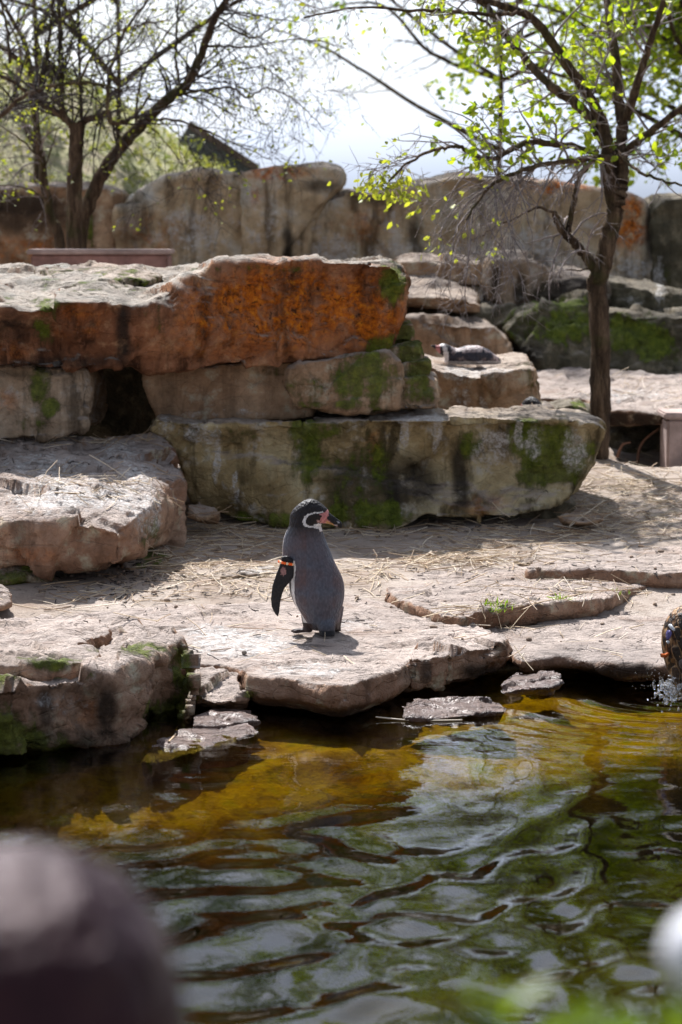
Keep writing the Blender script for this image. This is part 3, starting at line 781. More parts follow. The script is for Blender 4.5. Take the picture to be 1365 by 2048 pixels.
reg(face_rock('tier_rock', 'dark low rock right of the tree fork below the ochre wall', R_DARK,
    [(1205, 568, 19.5), (1240, 566, 19.5), (1300, 575, 19.5), (1360, 590, 19.5), (1600, 590, 19.5), (1600, 650, 19.4), (1205, 650, 19.4)], .7, voxel=.024, amp=.03, facet=.05, seed=29.0, group=DG, masks=[('white', 1320, 590, 14, 30, .6), ('white', 1275, 600, 26, 10, .3)]))
reg(face_rock('tier_rock', 'small brown rocks row on the tier against the wall', R_BROWN,
    [(800, 528, 19.7), (830, 520, 19.7), (880, 526, 19.7), (900, 519, 19.7), (965, 524, 19.7), (972, 575, 19.7), (800, 578, 19.7)], .6, rise=.03, voxel=.02, amp=.02, facet=.04, seed=30.0, group=DG))

# --- enclosure wall of upright blocks
WLG = 'tall upright blocks of the enclosure wall'
def wall_block(label, pts, mat, sd, masks=(), dY=1.1):
    return face_rock('wall_block', label, mat, [(a, b, c) for a, b, c in pts], dY, rise=.03, voxel=.028, amp=.018, scale=1.1, facet=.045, fscale=1.1, strata=.008, seed=sd, group=WLG, masks=masks, smooth=1)
Yw = 21.0
wall_block('tall brown wall block with grey white bloom and sloping crest', [(232, 640, Yw), (232, 430, Yw), (246, 402, Yw), (292, 378, Yw), (332, 352, Yw - .05), (420, 342, Yw - .1), (478, 345, Yw - .05), (492, 350, Yw), (494, 640, Yw)], R_WALL, 31.0,
    [('white', 390, 470, 60, 50, .5), ('white', 350, 430, 30, 14, .5), ('dark', 270, 450, 40, 70, .6), ('moss', 470, 400, 20, 60, .5), ('rust', 300, 470, 60, 50, 0.47)])
wall_block('wall block with rusty overhanging lip along its crest', [(480, 640, Yw - .05), (480, 347, Yw - .05), (560, 333, Yw - .2), (650, 334, Yw - .25), (682, 344, Yw - .25), (680, 366, Yw - .2), (650, 392, Yw), (628, 440, Yw), (612, 520, Yw), (612, 640, Yw)], R_WALL, 32.0,
    [('rust', 560, 345, 80, 16, 1.04), ('dark', 575, 490, 14, 50, 1.0), ('dark', 640, 372, 50, 12, .8), ('rust', 515, 390, 20, 26, 0.76), ('white', 540, 430, 30, 60, .3)])
wall_block('pale washed wall block behind the drooping twigs', [(602, 640, Yw + .15), (612, 450, Yw + .1), (640, 408, Yw), (690, 384, Yw), (740, 392, Yw), (800, 372, Yw), (852, 366, Yw), (856, 640, Yw)], R_WALL, 33.0,
    [('white', 660, 510, 60, 40, .7), ('white', 780, 510, 50, 30, .6), ('dark', 830, 480, 16, 60, .9), ('rust', 720, 450, 60, 40, 0.38), ('white', 790, 450, 14, 50, .5), ('dark', 760, 400, 60, 16, .5)])
wall_block('long wall block with ochre stain behind the tree fork', [(845, 640, Yw), (842, 372, Yw), (930, 352, Yw - .1), (1068, 360, Yw - .1), (1190, 382, Yw), (1262, 388, Yw), (1296, 402, Yw), (1312, 440, Yw), (1318, 640, Yw)], R_WALL, 34.0,
    [('rust', 1265, 450, 40, 60, 1.10), ('rust', 1120, 372, 100, 16, 0.95), ('white', 1060, 490, 60, 40, .65), ('white', 1270, 535, 50, 24, .6), ('white', 960, 500, 60, 30, .55), ('dark', 1305, 450, 14, 80, 1.0), ('white', 1120, 520, 60, 20, .6), ('dark', 900, 420, 30, 50, .5)])
wall_block('dark grey wall block at the edge of the ochre stained one', [(1306, 660, Yw - .1), (1304, 420, Yw - .1), (1330, 400, Yw - .1), (1365, 396, Yw - .1), (1450, 402, Yw), (1600, 420, Yw), (1600, 660, Yw)], R_DARK, 35.0, [('white', 1320, 560, 12, 50, .6), ('moss', 1350, 560, 20, 40, .4)])
wall_block('shaded rusty brown wall block behind the trees', [(-320, 660, Yw + .1), (-320, 380, Yw), (-100, 372, Yw), (0, 378, Yw), (100, 372, Yw), (200, 376, Yw), (238, 390, Yw + .05), (244, 660, Yw + .1)], R_BROWN, 36.0, [('dark', 60, 430, 160, 40, .8), ('rust', 60, 500, 120, 30, 0.57), ('moss', 170, 450, 30, 60, .5), ('dark', 20, 400, 100, 26, .7)])
# ------------------------------------------------------------------ BVH of everything one can stand on
_V, _Q, _k = [], [], 0
for v, q in LAND:
    _V.append(v); _Q.append(q + _k); _k += len(v)
_V = np.concatenate(_V); _Q = np.concatenate(_Q)
BVH = BVHTree.FromPolygons(_V.tolist(), _Q.tolist())

def drop(x, y, ztop=3.0):
    h = BVH.ray_cast(Vector((x, y, ztop)), Vector((0, 0, -1)))
    return (h[0], h[1]) if h[0] is not None else (Vector((x, y, 0)), Vector((0, 0, 1)))

def shoot(px, py):
    h = BVH.ray_cast(Vector((0, 0, CH)), Vector(ray(px, py)))
    return (h[0], h[1]) if h[0] is not None else (None, None)

# ------------------------------------------------------------------ small things of the setting
def plain(name, col, rough=.8, var=.25, scale=9, bump=.3, spec=.3, coat=0):
    m = M(name)
    n = m.noise(scale, 6, .65)
    c = m.mix(m.step(n, .35, .68), tuple(x * (1 - var) for x in col), tuple(min(1, x * (1 + var)) for x in col))
    b = m.bsdf(Base_Color=c, Roughness=rough, Normal=m.bump(m.noise(scale * 5, 5, .7), bump, .01))
    b.inputs['Specular IOR Level'].default_value = spec
    b.inputs['Coat Weight'].default_value = coat
    return m.m

def bevel_box(name, b, mat, parent=None, r=.012, **kw):
    V, Fc = box(*b)
    bm = bmesh.new()
    vs = [bm.verts.new(v) for v in V]
    for f in Fc:
        bm.faces.new([vs[i] for i in f])
    bmesh.ops.recalc_face_normals(bm, faces=bm.faces)
    bmesh.ops.bevel(bm, geom=bm.edges[:], offset=r, segments=2, affect='EDGES')
    me = bpy.data.meshes.new(name)
    bm.to_mesh(me); bm.free()
    return obj(name, me, mat, parent=parent, **kw)

CONC = plain('pink_concrete', (.36, .27, .24), .9, .25, 6)
CONC_D = plain('red_brown_concrete', (.25, .14, .12), .9, .3, 5)
p0, p1 = at(52, 499, 17.0), at(340, 508, 17.0)
gz = .45
lw = empty('low_wall', (p0[0], 17.0, gz), 'low reddish concrete wall with pale coping behind the rusty capstone', 'wall')
bevel_box('wall_body', (.03, p1[0] - p0[0] - .02, .03, .5, 0, p0[2] - gz - .035), CONC_D, lw)
bevel_box('coping', (0, p1[0] - p0[0], 0, .54, p0[2] - gz - .034, p0[2] - gz), CONC, lw, r=.008)

q0 = at(1332, 826, 15.05)
cw = empty('concrete_pier', (q0[0], 15.05, .2), 'pinkish concrete pier holding up the terrace edge', 'pier')
V0 = [(-.0, 0, 0), (.5, 0, 0), (.5, .3, 0), (0, .3, 0)]
bevel_box('pier_body', (0.012, .5, .02, .35, -.05, q0[2] - .2 - .04), CONC, cw, r=.015)
bevel_box('cap', (-.01, .52, 0, .37, q0[2] - .2 - .039, q0[2] - .2), CONC, cw, r=.01)

# grassy hill behind the wall, with a roof verge beyond it
def build_hill():
    xs = np.linspace(-16, 6, 150); ys = np.linspace(24.5, 46, 90)
    X, Y = np.meshgrid(xs, ys)
    prof = np.interp(X, [-16, -6.5, -5.2, -4.2, -3.2, -2.5, -1.9, -1.2, -.4, .8, 6], [4.6, 4.1, 3.85, 3.7, 3.45, 2.95, 2.5, 2.05, 1.6, 1.2, 1.0])
    s = np.clip((Y - 24.5) / 5.5, 0, 1)
    Z = .9 + (prof - .9) * np.sin(s * math.pi / 2) ** .9
    pn = np.stack([X, Y, 0 * X], -1).reshape(-1, 3)
    Z = Z + (.18 * fbm(pn * .8, 4) + .05 * fbm(pn * 4, 3)).reshape(X.shape)
    Z[-1] = .5
    V = np.stack([X, Y, Z], -1).reshape(-1, 3)
    nx, ny = len(xs), len(ys)
    i = np.arange(ny - 1)[:, None] * nx + np.arange(nx - 1)[None]
    Q = np.stack([i, i + 1, i + 1 + nx, i + nx], -1).reshape(-1, 4)
    m = M('spring_turf')
    n1 = m.noise(1.1, 6, .6); n2 = m.noise(7, 6, .7)
    c = m.ramp(n1, [(.3, (.2, .22, .09)), (.46, (.36, .35, .19)), (.58, (.44, .37, .26)), (.7, (.28, .31, .11))])
    c = m.mix(m.step(n2, .5, .65), c, (.12, .13, .035))
    m.bsdf(Base_Color=c, Roughness=.95, Normal=m.bump(n2, .8, .2))
    h = obj('hill', new_mesh('hill', V, Q), m.m, kind='structure', label='grassy spring hill behind the enclosure wall')
    return V, h
hV, hill = build_hill()

def leaf_mat(name, c1, c2, trans=.5, rough=.5):
    m = M(name)
    n = m.noise(1.6, 3, .6)
    oi = m.attr('tint')
    col = m.mix(oi, c1, c2)
    d = m.n('ShaderNodeBsdfPrincipled')
    m.put(d.inputs['Base Color'], col); d.inputs['Roughness'].default_value = rough
    t = m.n('ShaderNodeBsdfTranslucent')
    m.put(t.inputs[0], m.mix(1.0, col, (1.5, 1.45, .6), 'MULTIPLY'))
    x = m.n('ShaderNodeMixShader'); x.inputs[0].default_value = trans
    m.t.links.new(d.outputs[0], x.inputs[1]); m.t.links.new(t.outputs[0], x.inputs[2]); m.t.links.new(x.outputs[0], m.out.inputs[0])
    return m.m

def leaves(P, size, up=.2, r=rng, long=1.7, dirs=None, droop=0.0):
    """folded leaf blades, two quads each, at points P"""
    n = len(P)
    d = r.normal(size=(n, 3)); d[:, 2] = d[:, 2] * .6 + up
    if dirs is not None:
        d = d * .7 + dirs
    d[:, 2] -= droop
    d /= np.linalg.norm(d, axis=1)[:, None]
    s = np.cross(d, r.normal(size=(n, 3))); s /= np.linalg.norm(s, axis=1)[:, None] + 1e-9
    u = np.cross(s, d)
    L = size * r.uniform(.6, 1.3, n)[:, None]
    W = L / long * .5
    a = P; m1 = P + d * L * .38 - u * L * .06; m2 = P + d * L * .75 - u * L * .1; b = P + d * L - u * L * .22
    l1 = m1 + s * W + u * W * .35; l2 = m2 + s * W * .75 + u * W * .2
    r1 = m1 - s * W + u * W * .35; r2 = m2 - s * W * .75 + u * W * .2
    V = np.stack([a, m1, m2, b, l1, l2, r1, r2], 1).reshape(-1, 3)
    k = np.arange(n)[:, None] * 8
    Q = np.concatenate([k + np.array([[0, 1, 4, 4]]), k + np.array([[1, 2, 5, 4]]), k + np.array([[2, 3, 5, 5]]), k + np.array([[0, 6, 1, 1]]), k + np.array([[6, 7, 2, 1]]), k + np.array([[7, 3, 2, 2]])])
    T = np.stack([Q[:, [0, 1, 2]], Q[:, [0, 2, 3]]], 1).reshape(-1, 3)
    T = T[(T[:, 0] != T[:, 1]) & (T[:, 1] != T[:, 2]) & (T[:, 0] != T[:, 2])]
    tint = np.repeat(r.uniform(0, 1, n), 8)
    return V, T, tint

# tussocks on the hill
hm = leaf_mat('tussock_leaf', (.13, .17, .05), (.3, .3, .14), .35)
sel = hV[(hV[:, 0] > -9) & (hV[:, 0] < 1) & (hV[:, 1] < 33)]
Pp = sel[rng.integers(0, len(sel), 9000)] + rng.normal(size=(9000, 3)) * np.array([.12, .12, .03])
V, T, t = leaves(Pp, .13, .9, long=4)
obj('grass', new_mesh('grass', V, T, False, {'tint': t}), hm, kind='stuff', label='tufts of spring grass covering the hill')

# roof verge behind the hill
SLATE = plain('slate_roof', (.1, .11, .14), .6, .3, 3)
BRICK = plain('brown_verge', (.14, .1, .1), .8, .2, 4)
r0, r1 = at(396, 254, 34), at(516, 334, 34)
dn = np.array([.5, 0, .82])
rf = empty('roofed_building', (r0[0], 34, 1.0), 'low building with dark slate gable roof beyond the hill', 'building')
def slab_between(a, b, th, dy):
    n = np.array([-(b - a)[2], 0, (b - a)[0]]); n /= np.linalg.norm(n); n = n * np.sign(n[2])
    ring = [a, b, b - n * th, a - n * th]
    return loft([[tuple(x) for x in ring], [tuple(x + np.array([0, dy, 0])) for x in ring]])
o0 = np.array([r0[0], 34, 1.0])
ext = (r0 - r1) * .12
V, Fc = slab_between(r0 + ext - o0, r1 - o0, .34, 5.0)
obj('roof', new_mesh('roof', V, Fc, False), SLATE, rf)
V, Fc = slab_between(r0 + ext - o0 + np.array([0, -.06, .02]), r1 - o0 + np.array([.03, -.06, .02]), .1, .05)
obj('verge_board', new_mesh('verge_board', V, Fc, False), BRICK, rf)
ax = (r0 + ext - o0)[0]
V, Fc = box(ax - .2, (r1 - o0)[0] - .9, .4, 4.8, -.2, (r1 - o0)[2] - .15)
obj('wall', new_mesh('wall', V, Fc, False), CONC, rf)

# ------------------------------------------------------------------ trees
BARK = M('bark')
_n = BARK.noise(1, 6, .7, BARK.coord((22, 22, 4))); _n2 = BARK.noise(3, 5, .6)
_c = BARK.ramp(_n, [(.3, (.015, .01, .007)), (.5, (.075, .05, .032)), (.7, (.2, .14, .09))])
_c = BARK.mix(BARK.math('MULTIPLY', BARK.step(_n2, .52, .66), .55), _c, (.045, .055, .012))
BARK.bsdf(Base_Color=_c, Roughness=.95, Normal=BARK.bump(_n, 1.0, .04)).inputs['Specular IOR Level'].default_value = .12; BARK = BARK.m
TWIG = plain('dark_twig', (.04, .03, .028), .85, .4, 20)
LICH = plain('lichened_twig', (.22, .185, .175), .9, .35, 25)

def smooth_path(pts, n=6):
    P = np.asarray(pts, float)
    out = []
    for i in range(len(P) - 1):
        p0 = P[max(0, i - 1)]; p1 = P[i]; p2 = P[i + 1]; p3 = P[min(len(P) - 1, i + 2)]
        for t in np.linspace(0, 1, n, endpoint=False):
            out.append(.5 * ((2 * p1) + (-p0 + p2) * t + (2 * p0 - 5 * p1 + 4 * p2 - p3) * t * t + (-p0 + 3 * p1 - 3 * p2 + p3) * t ** 3))
    out.append(P[-1])
    return np.array(out)

class Tree:
    def __init__(s, seed):
        s.r = np.random.default_rng(seed)
        s.limb, s.twig = Bag(), Bag()
        s.tips = []      # (point, dir)
    def bough(s, pts, Y, r0, r1, jitter=.012):
        """pts: (px,py[,dY]); radii in metres"""
        P = np.array([at(p[0], p[1], Y + (p[2] if len(p) > 2 else 0)) for p in pts])
        return s.path(P, r0, r1, jitter)
    def path(s, P, r0, r1, jitter=.012, sides=10):
        C = smooth_path(P, 7)
        C[1:-1] += s.r.normal(size=(len(C) - 2, 3)) * jitter * .3
        R = np.linspace(r0, r1, len(C)) * (1 + .035 * s.r.normal(size=len(C)))
        V, Q = tube(C, R, sides)
        s.limb.add(V, Q)
        return C, R
    def shoot(s, p, d, L, rad, lvl, droop=0.0, kink=.35, nsub=4):
        n = max(3, int(L / .09) + 2)
        P = [np.array(p)]
        d = d / np.linalg.norm(d)
        for k in range(n):
            d = d + s.r.normal(size=3) * kink * .45
            d[2] -= droop * .25
            d /= np.linalg.norm(d)
            P.append(P[-1] + d * L / n)
        R = np.linspace(rad, rad * .35, len(P))
        V, Q = tube(P, R, 5 if lvl > 1 else 3)
        s.twig.add(V, Q)
        s.tips.append((P[-1], d)); s.tips.append((P[len(P) // 2], d))
        if lvl > 0:
            m = s.r.poisson(nsub)
            for _ in range(m):
                i = s.r.integers(1, len(P) - 1)
                t = P[i + 1] - P[i]; t /= np.linalg.norm(t)
                o = s.r.normal(size=3); o -= o.dot(t) * t; o /= np.linalg.norm(o)
                s.shoot(P[i], t * .6 + o * .8, L * s.r.uniform(.3, .65), max(.0022, R[i] * .55), lvl - 1, droop, kink, nsub)
    def clothe(s, C, R, dens, L, lvl=2, droop=0.0, up=.3, start=.15, nsub=4, bias=(0, 0, 0)):
        seg = np.linalg.norm(np.diff(C, axis=0), axis=1)
        n = int(seg.sum() * dens)
        for _ in range(n):
            i = s.r.integers(int(len(C) * start), len(C) - 1)
            t = C[i + 1] - C[i]; t /= np.linalg.norm(t) + 1e-9
            o = s.r.normal(size=3); o -= o.dot(t) * t; o /= np.linalg.norm(o)
            o = o + np.array([0, 0, up]) + np.array(bias)
            s.shoot(C[i], t * .45 + o * .8, L * s.r.uniform(.45, 1.2), min(R[i] * .5, .009), lvl, droop, nsub=nsub)
    def build(s, name, label, base, leafm=None, lsize=.05, lper=1, twigm=None, group='trees of the enclosure', prob=1.0, lup=.3, keep=None):
        base = np.array(base)
        root = empty(name, base, label, 'tree', group)
        V, Q = s.limb.arrays()
        obj('trunk', new_mesh('trunk', V - base, Q), BARK, root)
        if s.twig.n:
            V, Q = s.twig.arrays()
            obj('branches', new_mesh('branches', V - base, Q), twigm or TWIG, root, kind='stuff')
        if leafm is not None:
            tp = [t for t in s.tips if s.r.random() < prob and (keep is None or keep(t[0]))]
            P = np.repeat(np.array([t[0] for t in tp]), lper, 0); D = np.repeat(np.array([t[1] for t in tp]), lper, 0)
            P = P + s.r.normal(size=P.shape) * lsize * (.5 if lper > 1 else .05)
            V, T, tt = leaves(P - base, lsize, lup, s.r, dirs=D)
            obj('crown', new_mesh('crown', V, T, True, {'tint': tt}), leafm, root, kind='stuff')
        return root

LEAF_G = leaf_mat('spring_leaf', (.12, .2, .012), (.34, .4, .03), .62)
LEAF_D = leaf_mat('full_leaf', (.045, .1, .01), (.2, .28, .02), .55)
BUD = leaf_mat('bud_leaf', (.16, .2, .03), (.36, .38, .06), .5)
def w(cx, cy, dY=0):          # the first crop used to trace the limbs
    return (683 + cx / 2, cy / 2, dY)

def tree_front():
    T = Tree(21); Y = 15.0
    C0, R0 = T.bough([(1198, 960), (1199, 860), (1201, 760), (1200, 660), (1196, 590), (1192, 556)], Y, .068, .06)
    A, RA = T.bough([(1190, 585), (1205, 530), (1222, 460), (1236, 400), (1243, 350, .05), (1240, 300, .1)], Y, .06, .05)
    b = []
    b.append(T.bough([w(1110, 640, .05), w(1125, 520, .1), w(1110, 420, .15), w(1095, 220, .3), w(1060, 0, .5), w(1040, -220, .8), w(1000, -480, 1.0)], Y, .042, .014))
    b.append(T.bough([w(1092, 830), w(1068, 700), w(1060, 560), w(1010, 420), w(890, 240, -.1), w(770, 80, -.2), w(640, 20, -.3), w(520, -10, -.4), w(330, -90, -.5)], Y, .046, .014))
    b.append(T.bough([w(1060, 580), w(960, 430, .1), w(820, 330, .2), w(690, 180, .35), w(590, 40, .5), w(500, -160, .6), w(430, -360, .7)], Y, .036, .012))
    b.append(T.bough([w(1105, 640), w(1150, 595), w(1220, 540, -.15), w(1365, 430, -.4), w(1520, 330, -.6)], Y, .03, .014))
    b.append(T.bough([w(1140, 480, .1), w(1180, 350, 0), w(1230, 190, -.1), w(1290, 0, -.2), w(1350, -220, -.3)], Y, .03, .012))
    b.append(T.bough([w(1085, 625), w(1010, 635, -.2), w(900, 645, -.4), w(780, 665, -.6), w(660, 705, -.8), w(570, 770, -.9), w(500, 880, -1.0)], Y, .022, .006))
    b.append(T.bough([w(1020, 610), w(900, 582, -.3), w(760, 568, -.5), w(690, 590, -.6), w(620, 632, -.7), w(550, 628, -.8), w(480, 592, -.9), w(400, 592, -1), w(280, 642, -1.1), w(190, 725, -1.2)], Y, .022, .006))
    b.append(T.bough([w(1020, 1085), w(985, 1030), w(930, 970), w(880, 915), w(850, 850)], Y, .036, .018))
    b.append(T.bough([w(905, 930), w(925, 830), w(950, 720), w(1000, 650)], Y, .02, .012))
    b.append(T.bough([w(740, 45, -.25), w(620, 60, -.4), w(440, 45, -.6), w(250, 40, -.7), w(60, 30, -.8), w(-150, 70, -.9)], Y, .014, .005))
    b.append(T.bough([w(690, 170, .35), w(560, 80, .2), w(470, 45, 0), w(330, 60, -.2)], Y, .012, .005))
    b.append(T.bough([w(1100, 600), w(1180, 680, -.3), w(1280, 720, -.5), w(1400, 750, -.6)], Y, .012, .006))
    b.append(T.bough([w(870, 870), w(800, 830, -.2), w(740, 850, -.35), w(640, 900, -.5), w(520, 960, -.6)], Y, .01, .004))
    b.append(T.bough([w(985, 1075), w(950, 1080), w(900, 1080)], Y, .007, .003))
    for k, (C, R) in enumerate(b):
        dn = {5: 15, 6: 13, 7: 14, 13: 22}.get(k, 8.5)
        dr = {5: .55, 6: .35, 7: .6, 13: .5}.get(k, .12)
        T.clothe(C, R, dn, .5 if k < 5 else .42, 2, dr, up=.1 if k in (5, 6, 7, 13) else .25, start=.3 if k < 5 else .12, nsub=3.2)
    # drooping curtain of grey twigs
    for k in range(26):
        i = T.r.integers(20, len(b[5][0]) - 1)
        T.shoot(b[5][0][i], np.array([T.r.normal() * .5 - .3, -.2, -.4]), T.r.uniform(.35, .8), .005, 2, .5, nsub=3)
    cl = at(820, 395, 14)
    def keep(p):
        x, y = project(np.array([p]))
        q = T.r.random()
        return (600 < x[0] < 850 and 355 < y[0] < 450 and q < .75) or (x[0] < 1010 and y[0] < 520 and q < .08)
    tips = [t for t in T.tips if (lambda q: q[0][0] > 840 and q[1][0] < 330 and T.r.random() < .28)(project(np.array([t[0]])))]
    fr = T.build('bare_tree', 'gnarled forked tree with grey drooping twigs and few yellow green buds', (at(1198, 900, Y)[0], Y, terrain_z(np.array([1.6]), np.array([15.0]))[0] - .05), BUD, .042, 2, LICH, prob=1.0, keep=keep, lup=-.6)
    P = np.repeat(np.array([t[0] for t in tips]), 2, 0); D = np.repeat(np.array([t[1] for t in tips]), 2, 0)
    V, Tr, tt = leaves(P - np.array(fr.location), .055, .1, T.r, dirs=D)
    obj('young_leaves', new_mesh('young_leaves', V, Tr, True, {'tint': tt}), LEAF_G, fr, kind='stuff')
tree_front()

def lw_(cx, cy, dY=0):
    return (cx / 2, cy / 2, dY)

def tree_left():
    T = Tree(33); Y = 18.2
    T.bough([lw_(296, 1500), lw_(296, 1000), lw_(298, 800), lw_(305, 620), lw_(312, 490)], Y, .062, .055)
    b = []
    b.append(T.bough([lw_(310, 530), lw_(330, 490), (200, 232), (215, 225), (224, 246), (250, 243), (275, 225, .2), (300, 190, .4)], Y, 0.0312, 0.0094))
    b.append(T.bough([lw_(300, 540), lw_(280, 490), lw_(235, 455), lw_(180, 425), lw_(140, 400), lw_(60, 330, -.2), lw_(-60, 280, -.3)], Y, 0.0328, 0.0117))
    b.append(T.bough([lw_(265, 485), lw_(248, 430), lw_(245, 300, .1), lw_(242, 120, .2), lw_(232, -40, .3), lw_(200, -400, .5)], Y, 0.0281, 0.0094))
    b.append(T.bough([lw_(435, 470), lw_(440, 300), lw_(500, 130, .2), lw_(590, 0, .3), lw_(680, -200, .4)], Y, 0.0172, 0.0062))
    b.append(T.bough([lw_(330, 480), lw_(320, 300, .3), lw_(315, 100, .4), lw_(312, -200, .6)], Y, 0.0140, 0.0062))
    b.append(T.bough([lw_(-60, 520, -.6), lw_(10, 460, -.6), lw_(80, 395, -.6), lw_(190, 350, -.6), lw_(310, 330, -.5), lw_(420, 342, -.5), lw_(490, 365, -.5)], Y, 0.0203, 0.0062))
    b.append(T.bough([lw_(150, 400), lw_(190, 200, .1), lw_(215, 0, .2), lw_(225, -200, .3)], Y, 0.0172, 0.0062))
    b.append(T.bough([lw_(310, 340, -.5), lw_(400, 180, -.4), lw_(520, 110, -.3), lw_(680, 80, -.2)], Y, 0.0109, 0.0047))
    b.append(T.bough([lw_(40, 250), lw_(30, 120, .1), lw_(-10, -40, .2)], Y, 0.0140, 0.0062))
    for k, (C, R) in enumerate(b):
        T.clothe(C, R, 16, .6, 2, .05, up=.3, start=.1, nsub=3.4)
    T.build('budding_tree', 'straight trunked budding tree behind the low wall', (at(148, 480, Y)[0], Y, .5), BUD, .03, 1, TWIG, prob=.26)
    T = Tree(35); Y = 18.6
    C1 = T.bough([lw_(300, 1500), lw_(318, 980), lw_(370, 780), lw_(440, 650), lw_(520, 545), lw_(600, 462), lw_(680, 392), lw_(752, 330), lw_(800, 230), lw_(845, 110), lw_(895, 15), lw_(960, -70), lw_(1060, -300)], Y, .062, .018)
    b = [(C1[0][34:], C1[1][34:])]
    b.append(T.bough([lw_(740, 372), lw_(830, 358, -.2), lw_(925, 350, -.3), lw_(990, 390, -.4), lw_(1070, 352, -.4), lw_(1180, 400, -.5), lw_(1285, 505, -.5)], Y, 0.0109, 0.0031))
    b.append(T.bough([lw_(610, 480), lw_(700, 480, -.2), lw_(820, 520, -.3), lw_(940, 575, -.4), lw_(1090, 642, -.4)], Y, 0.0109, 0.0031))
    b.append(T.bough([lw_(820, 182), lw_(900, 185, .2), lw_(1000, 188, .3), lw_(1190, 155, .5), lw_(1380, 190, .6)], Y, 0.0125, 0.0031))
    b.append(T.bough([lw_(720, 350), lw_(705, 250, .2), lw_(708, 100, .3), lw_(715, -50, .4), lw_(720, -300, .5)], Y, 0.0125, 0.0062))
    b.append(T.bough([lw_(545, 520), lw_(560, 330, .2), lw_(640, 180, .3), lw_(700, 90, .3), lw_(800, -10, .4)], Y, 0.0109, 0.0047))
    b.append(T.bough([lw_(880, 90), lw_(1000, 150, -.2), lw_(1060, 130, -.3), lw_(1160, 60, -.4)], Y, 0.0094, 0.0031))
    b.append(T.bough([lw_(960, 280, -.2), lw_(1040, 270, -.2), lw_(1130, 320, -.2), lw_(1200, 420, -.2)], Y, 0.0062, 0.0023))
    b.append(T.bough([lw_(790, 290), lw_(860, 200), lw_(900, 190), lw_(990, 280, -.1)], Y, 0.0078, 0.0031))
    b.append(T.bough([lw_(600, 500, -.1), lw_(680, 590, -.2), lw_(720, 650, -.3)], Y, 0.0055, 0.0023))
    for k, (C, R) in enumerate(b):
        T.clothe(C, R, 17, .62, 2, .12 if k else .02, up=.05, start=.1, nsub=3.4)
    T.build('budding_tree', 'leaning tree with a long diagonal trunk behind the low wall', (at(150, 480, Y)[0] + .02, Y, .5), BUD, .034, 1, TWIG, prob=.16)
    T = Tree(37); Y = 19.2
    C2 = T.bough([lw_(260, 1500), lw_(240, 980), lw_(200, 860), lw_(172, 680), lw_(150, 520), lw_(128, 400), lw_(110, 200), lw_(20, 30), lw_(-60, -100)], Y, .045, .012)
    b = [(C2[0][20:], C2[1][20:])]
    b.append(T.bough([lw_(190, 800), lw_(120, 760, -.3), lw_(40, 740, -.4), lw_(-40, 760, -.4)], Y, 0.0078, 0.0031))
    b.append(T.bough([lw_(170, 690), lw_(210, 580, -.1), lw_(230, 520, -.1)], Y, 0.0078, 0.0031))
    b.append(T.bough([lw_(165, 640), lw_(90, 560, -.2), lw_(0, 500, -.3)], Y, 0.0094, 0.0039))
    for k, (C, R) in enumerate(b):
        T.clothe(C, R, 14, .5, 2, .25, up=.05, start=.05, nsub=3)
    T.build('budding_tree', 'thin crooked tree leaning over the shaded wall block', (at(118, 480, Y)[0], Y, .6), BUD, .035, 1, LICH, prob=.3)
tree_left()

def leafy(seed, px, Y, h, spread, label, lm, ls, nb=16, name='leafy_tree', L=.9, dens=6, lper=2, tr=.14, high=None):
    T = Tree(seed)
    x = at(px, 450, Y)[0]
    b0 = np.array([x, Y, .9])
    P = np.array([b0, b0 + [.1, 0, h * .25], b0 + [0, .1, h * .55], b0 + [.15, 0, h]])
    C, R = T.path(P, tr, .02)
    for k in range(nb):
        t = T.r.uniform(.12, .98) ** (.62 if h > 6 else 1)
        i = int(t * (len(C) - 1))
        a = T.r.uniform(0, 6.28)
        ln = spread * (1.1 - .6 * t) * T.r.uniform(.7, 1.2)
        d = np.array([math.cos(a), math.sin(a) * .8, .35 + .5 * t])
        Pb = [C[i], C[i] + d * ln * .35 + T.r.normal(size=3) * .1, C[i] + d * ln * .7 + [0, 0, .05] + T.r.normal(size=3) * .15, C[i] + d * ln + [0, 0, -.05] + T.r.normal(size=3) * .2]
        Cb, Rb = T.path(np.array(Pb), .045 * (1.2 - t), .008, sides=6)
        T.clothe(Cb, Rb, dens, L, 1, .1, up=.15, start=.2, nsub=4)
    return T.build(name, label, (x, Y, .85), lm, ls, lper, TWIG, group='leafy trees beyond the wall', prob=1.0, keep=None if high is None else (lambda p: p[2] > high or T.r.random() < .03))
leafy(51, 1450, 25.5, 8.5, 2.6, 'bright green leafing tree beyond the ochre stained wall block', LEAF_G, .09, 58, dens=7, lper=3, tr=.07)
leafy(52, 985, 31.0, 10.5, 3.8, 'sparser pale green tree beyond the drooping twigs', LEAF_G, .1, 46, dens=5, lper=3, tr=.04, high=5.0)
leafy(53, 1560, 28.0, 9.5, 2.8, 'dense darker green tree standing behind the bright one', LEAF_G, .1, 50, dens=7, lper=3)
leafy(54, 225, 28.0, 11.5, 4.4, 'tall almost bare tree on the hill behind the leaning trunk', LEAF_D, .1, 42, dens=4.5, lper=3, tr=.03, high=4.9)
leafy(55, 60, 25.0, 9.5, 3.2, 'loose budding tree on the flank of the hill', LEAF_D, .1, 36, dens=4.5, lper=3, tr=.03, high=4.5)
#SECTION_PART3
# ------------------------------------------------------------------ penguin
def ell(cx, cy, z, a, b, n=28):
    return [(cx + a * math.cos(t), cy + b * math.sin(t), z) for t in np.arange(n) * 2 * math.pi / n]

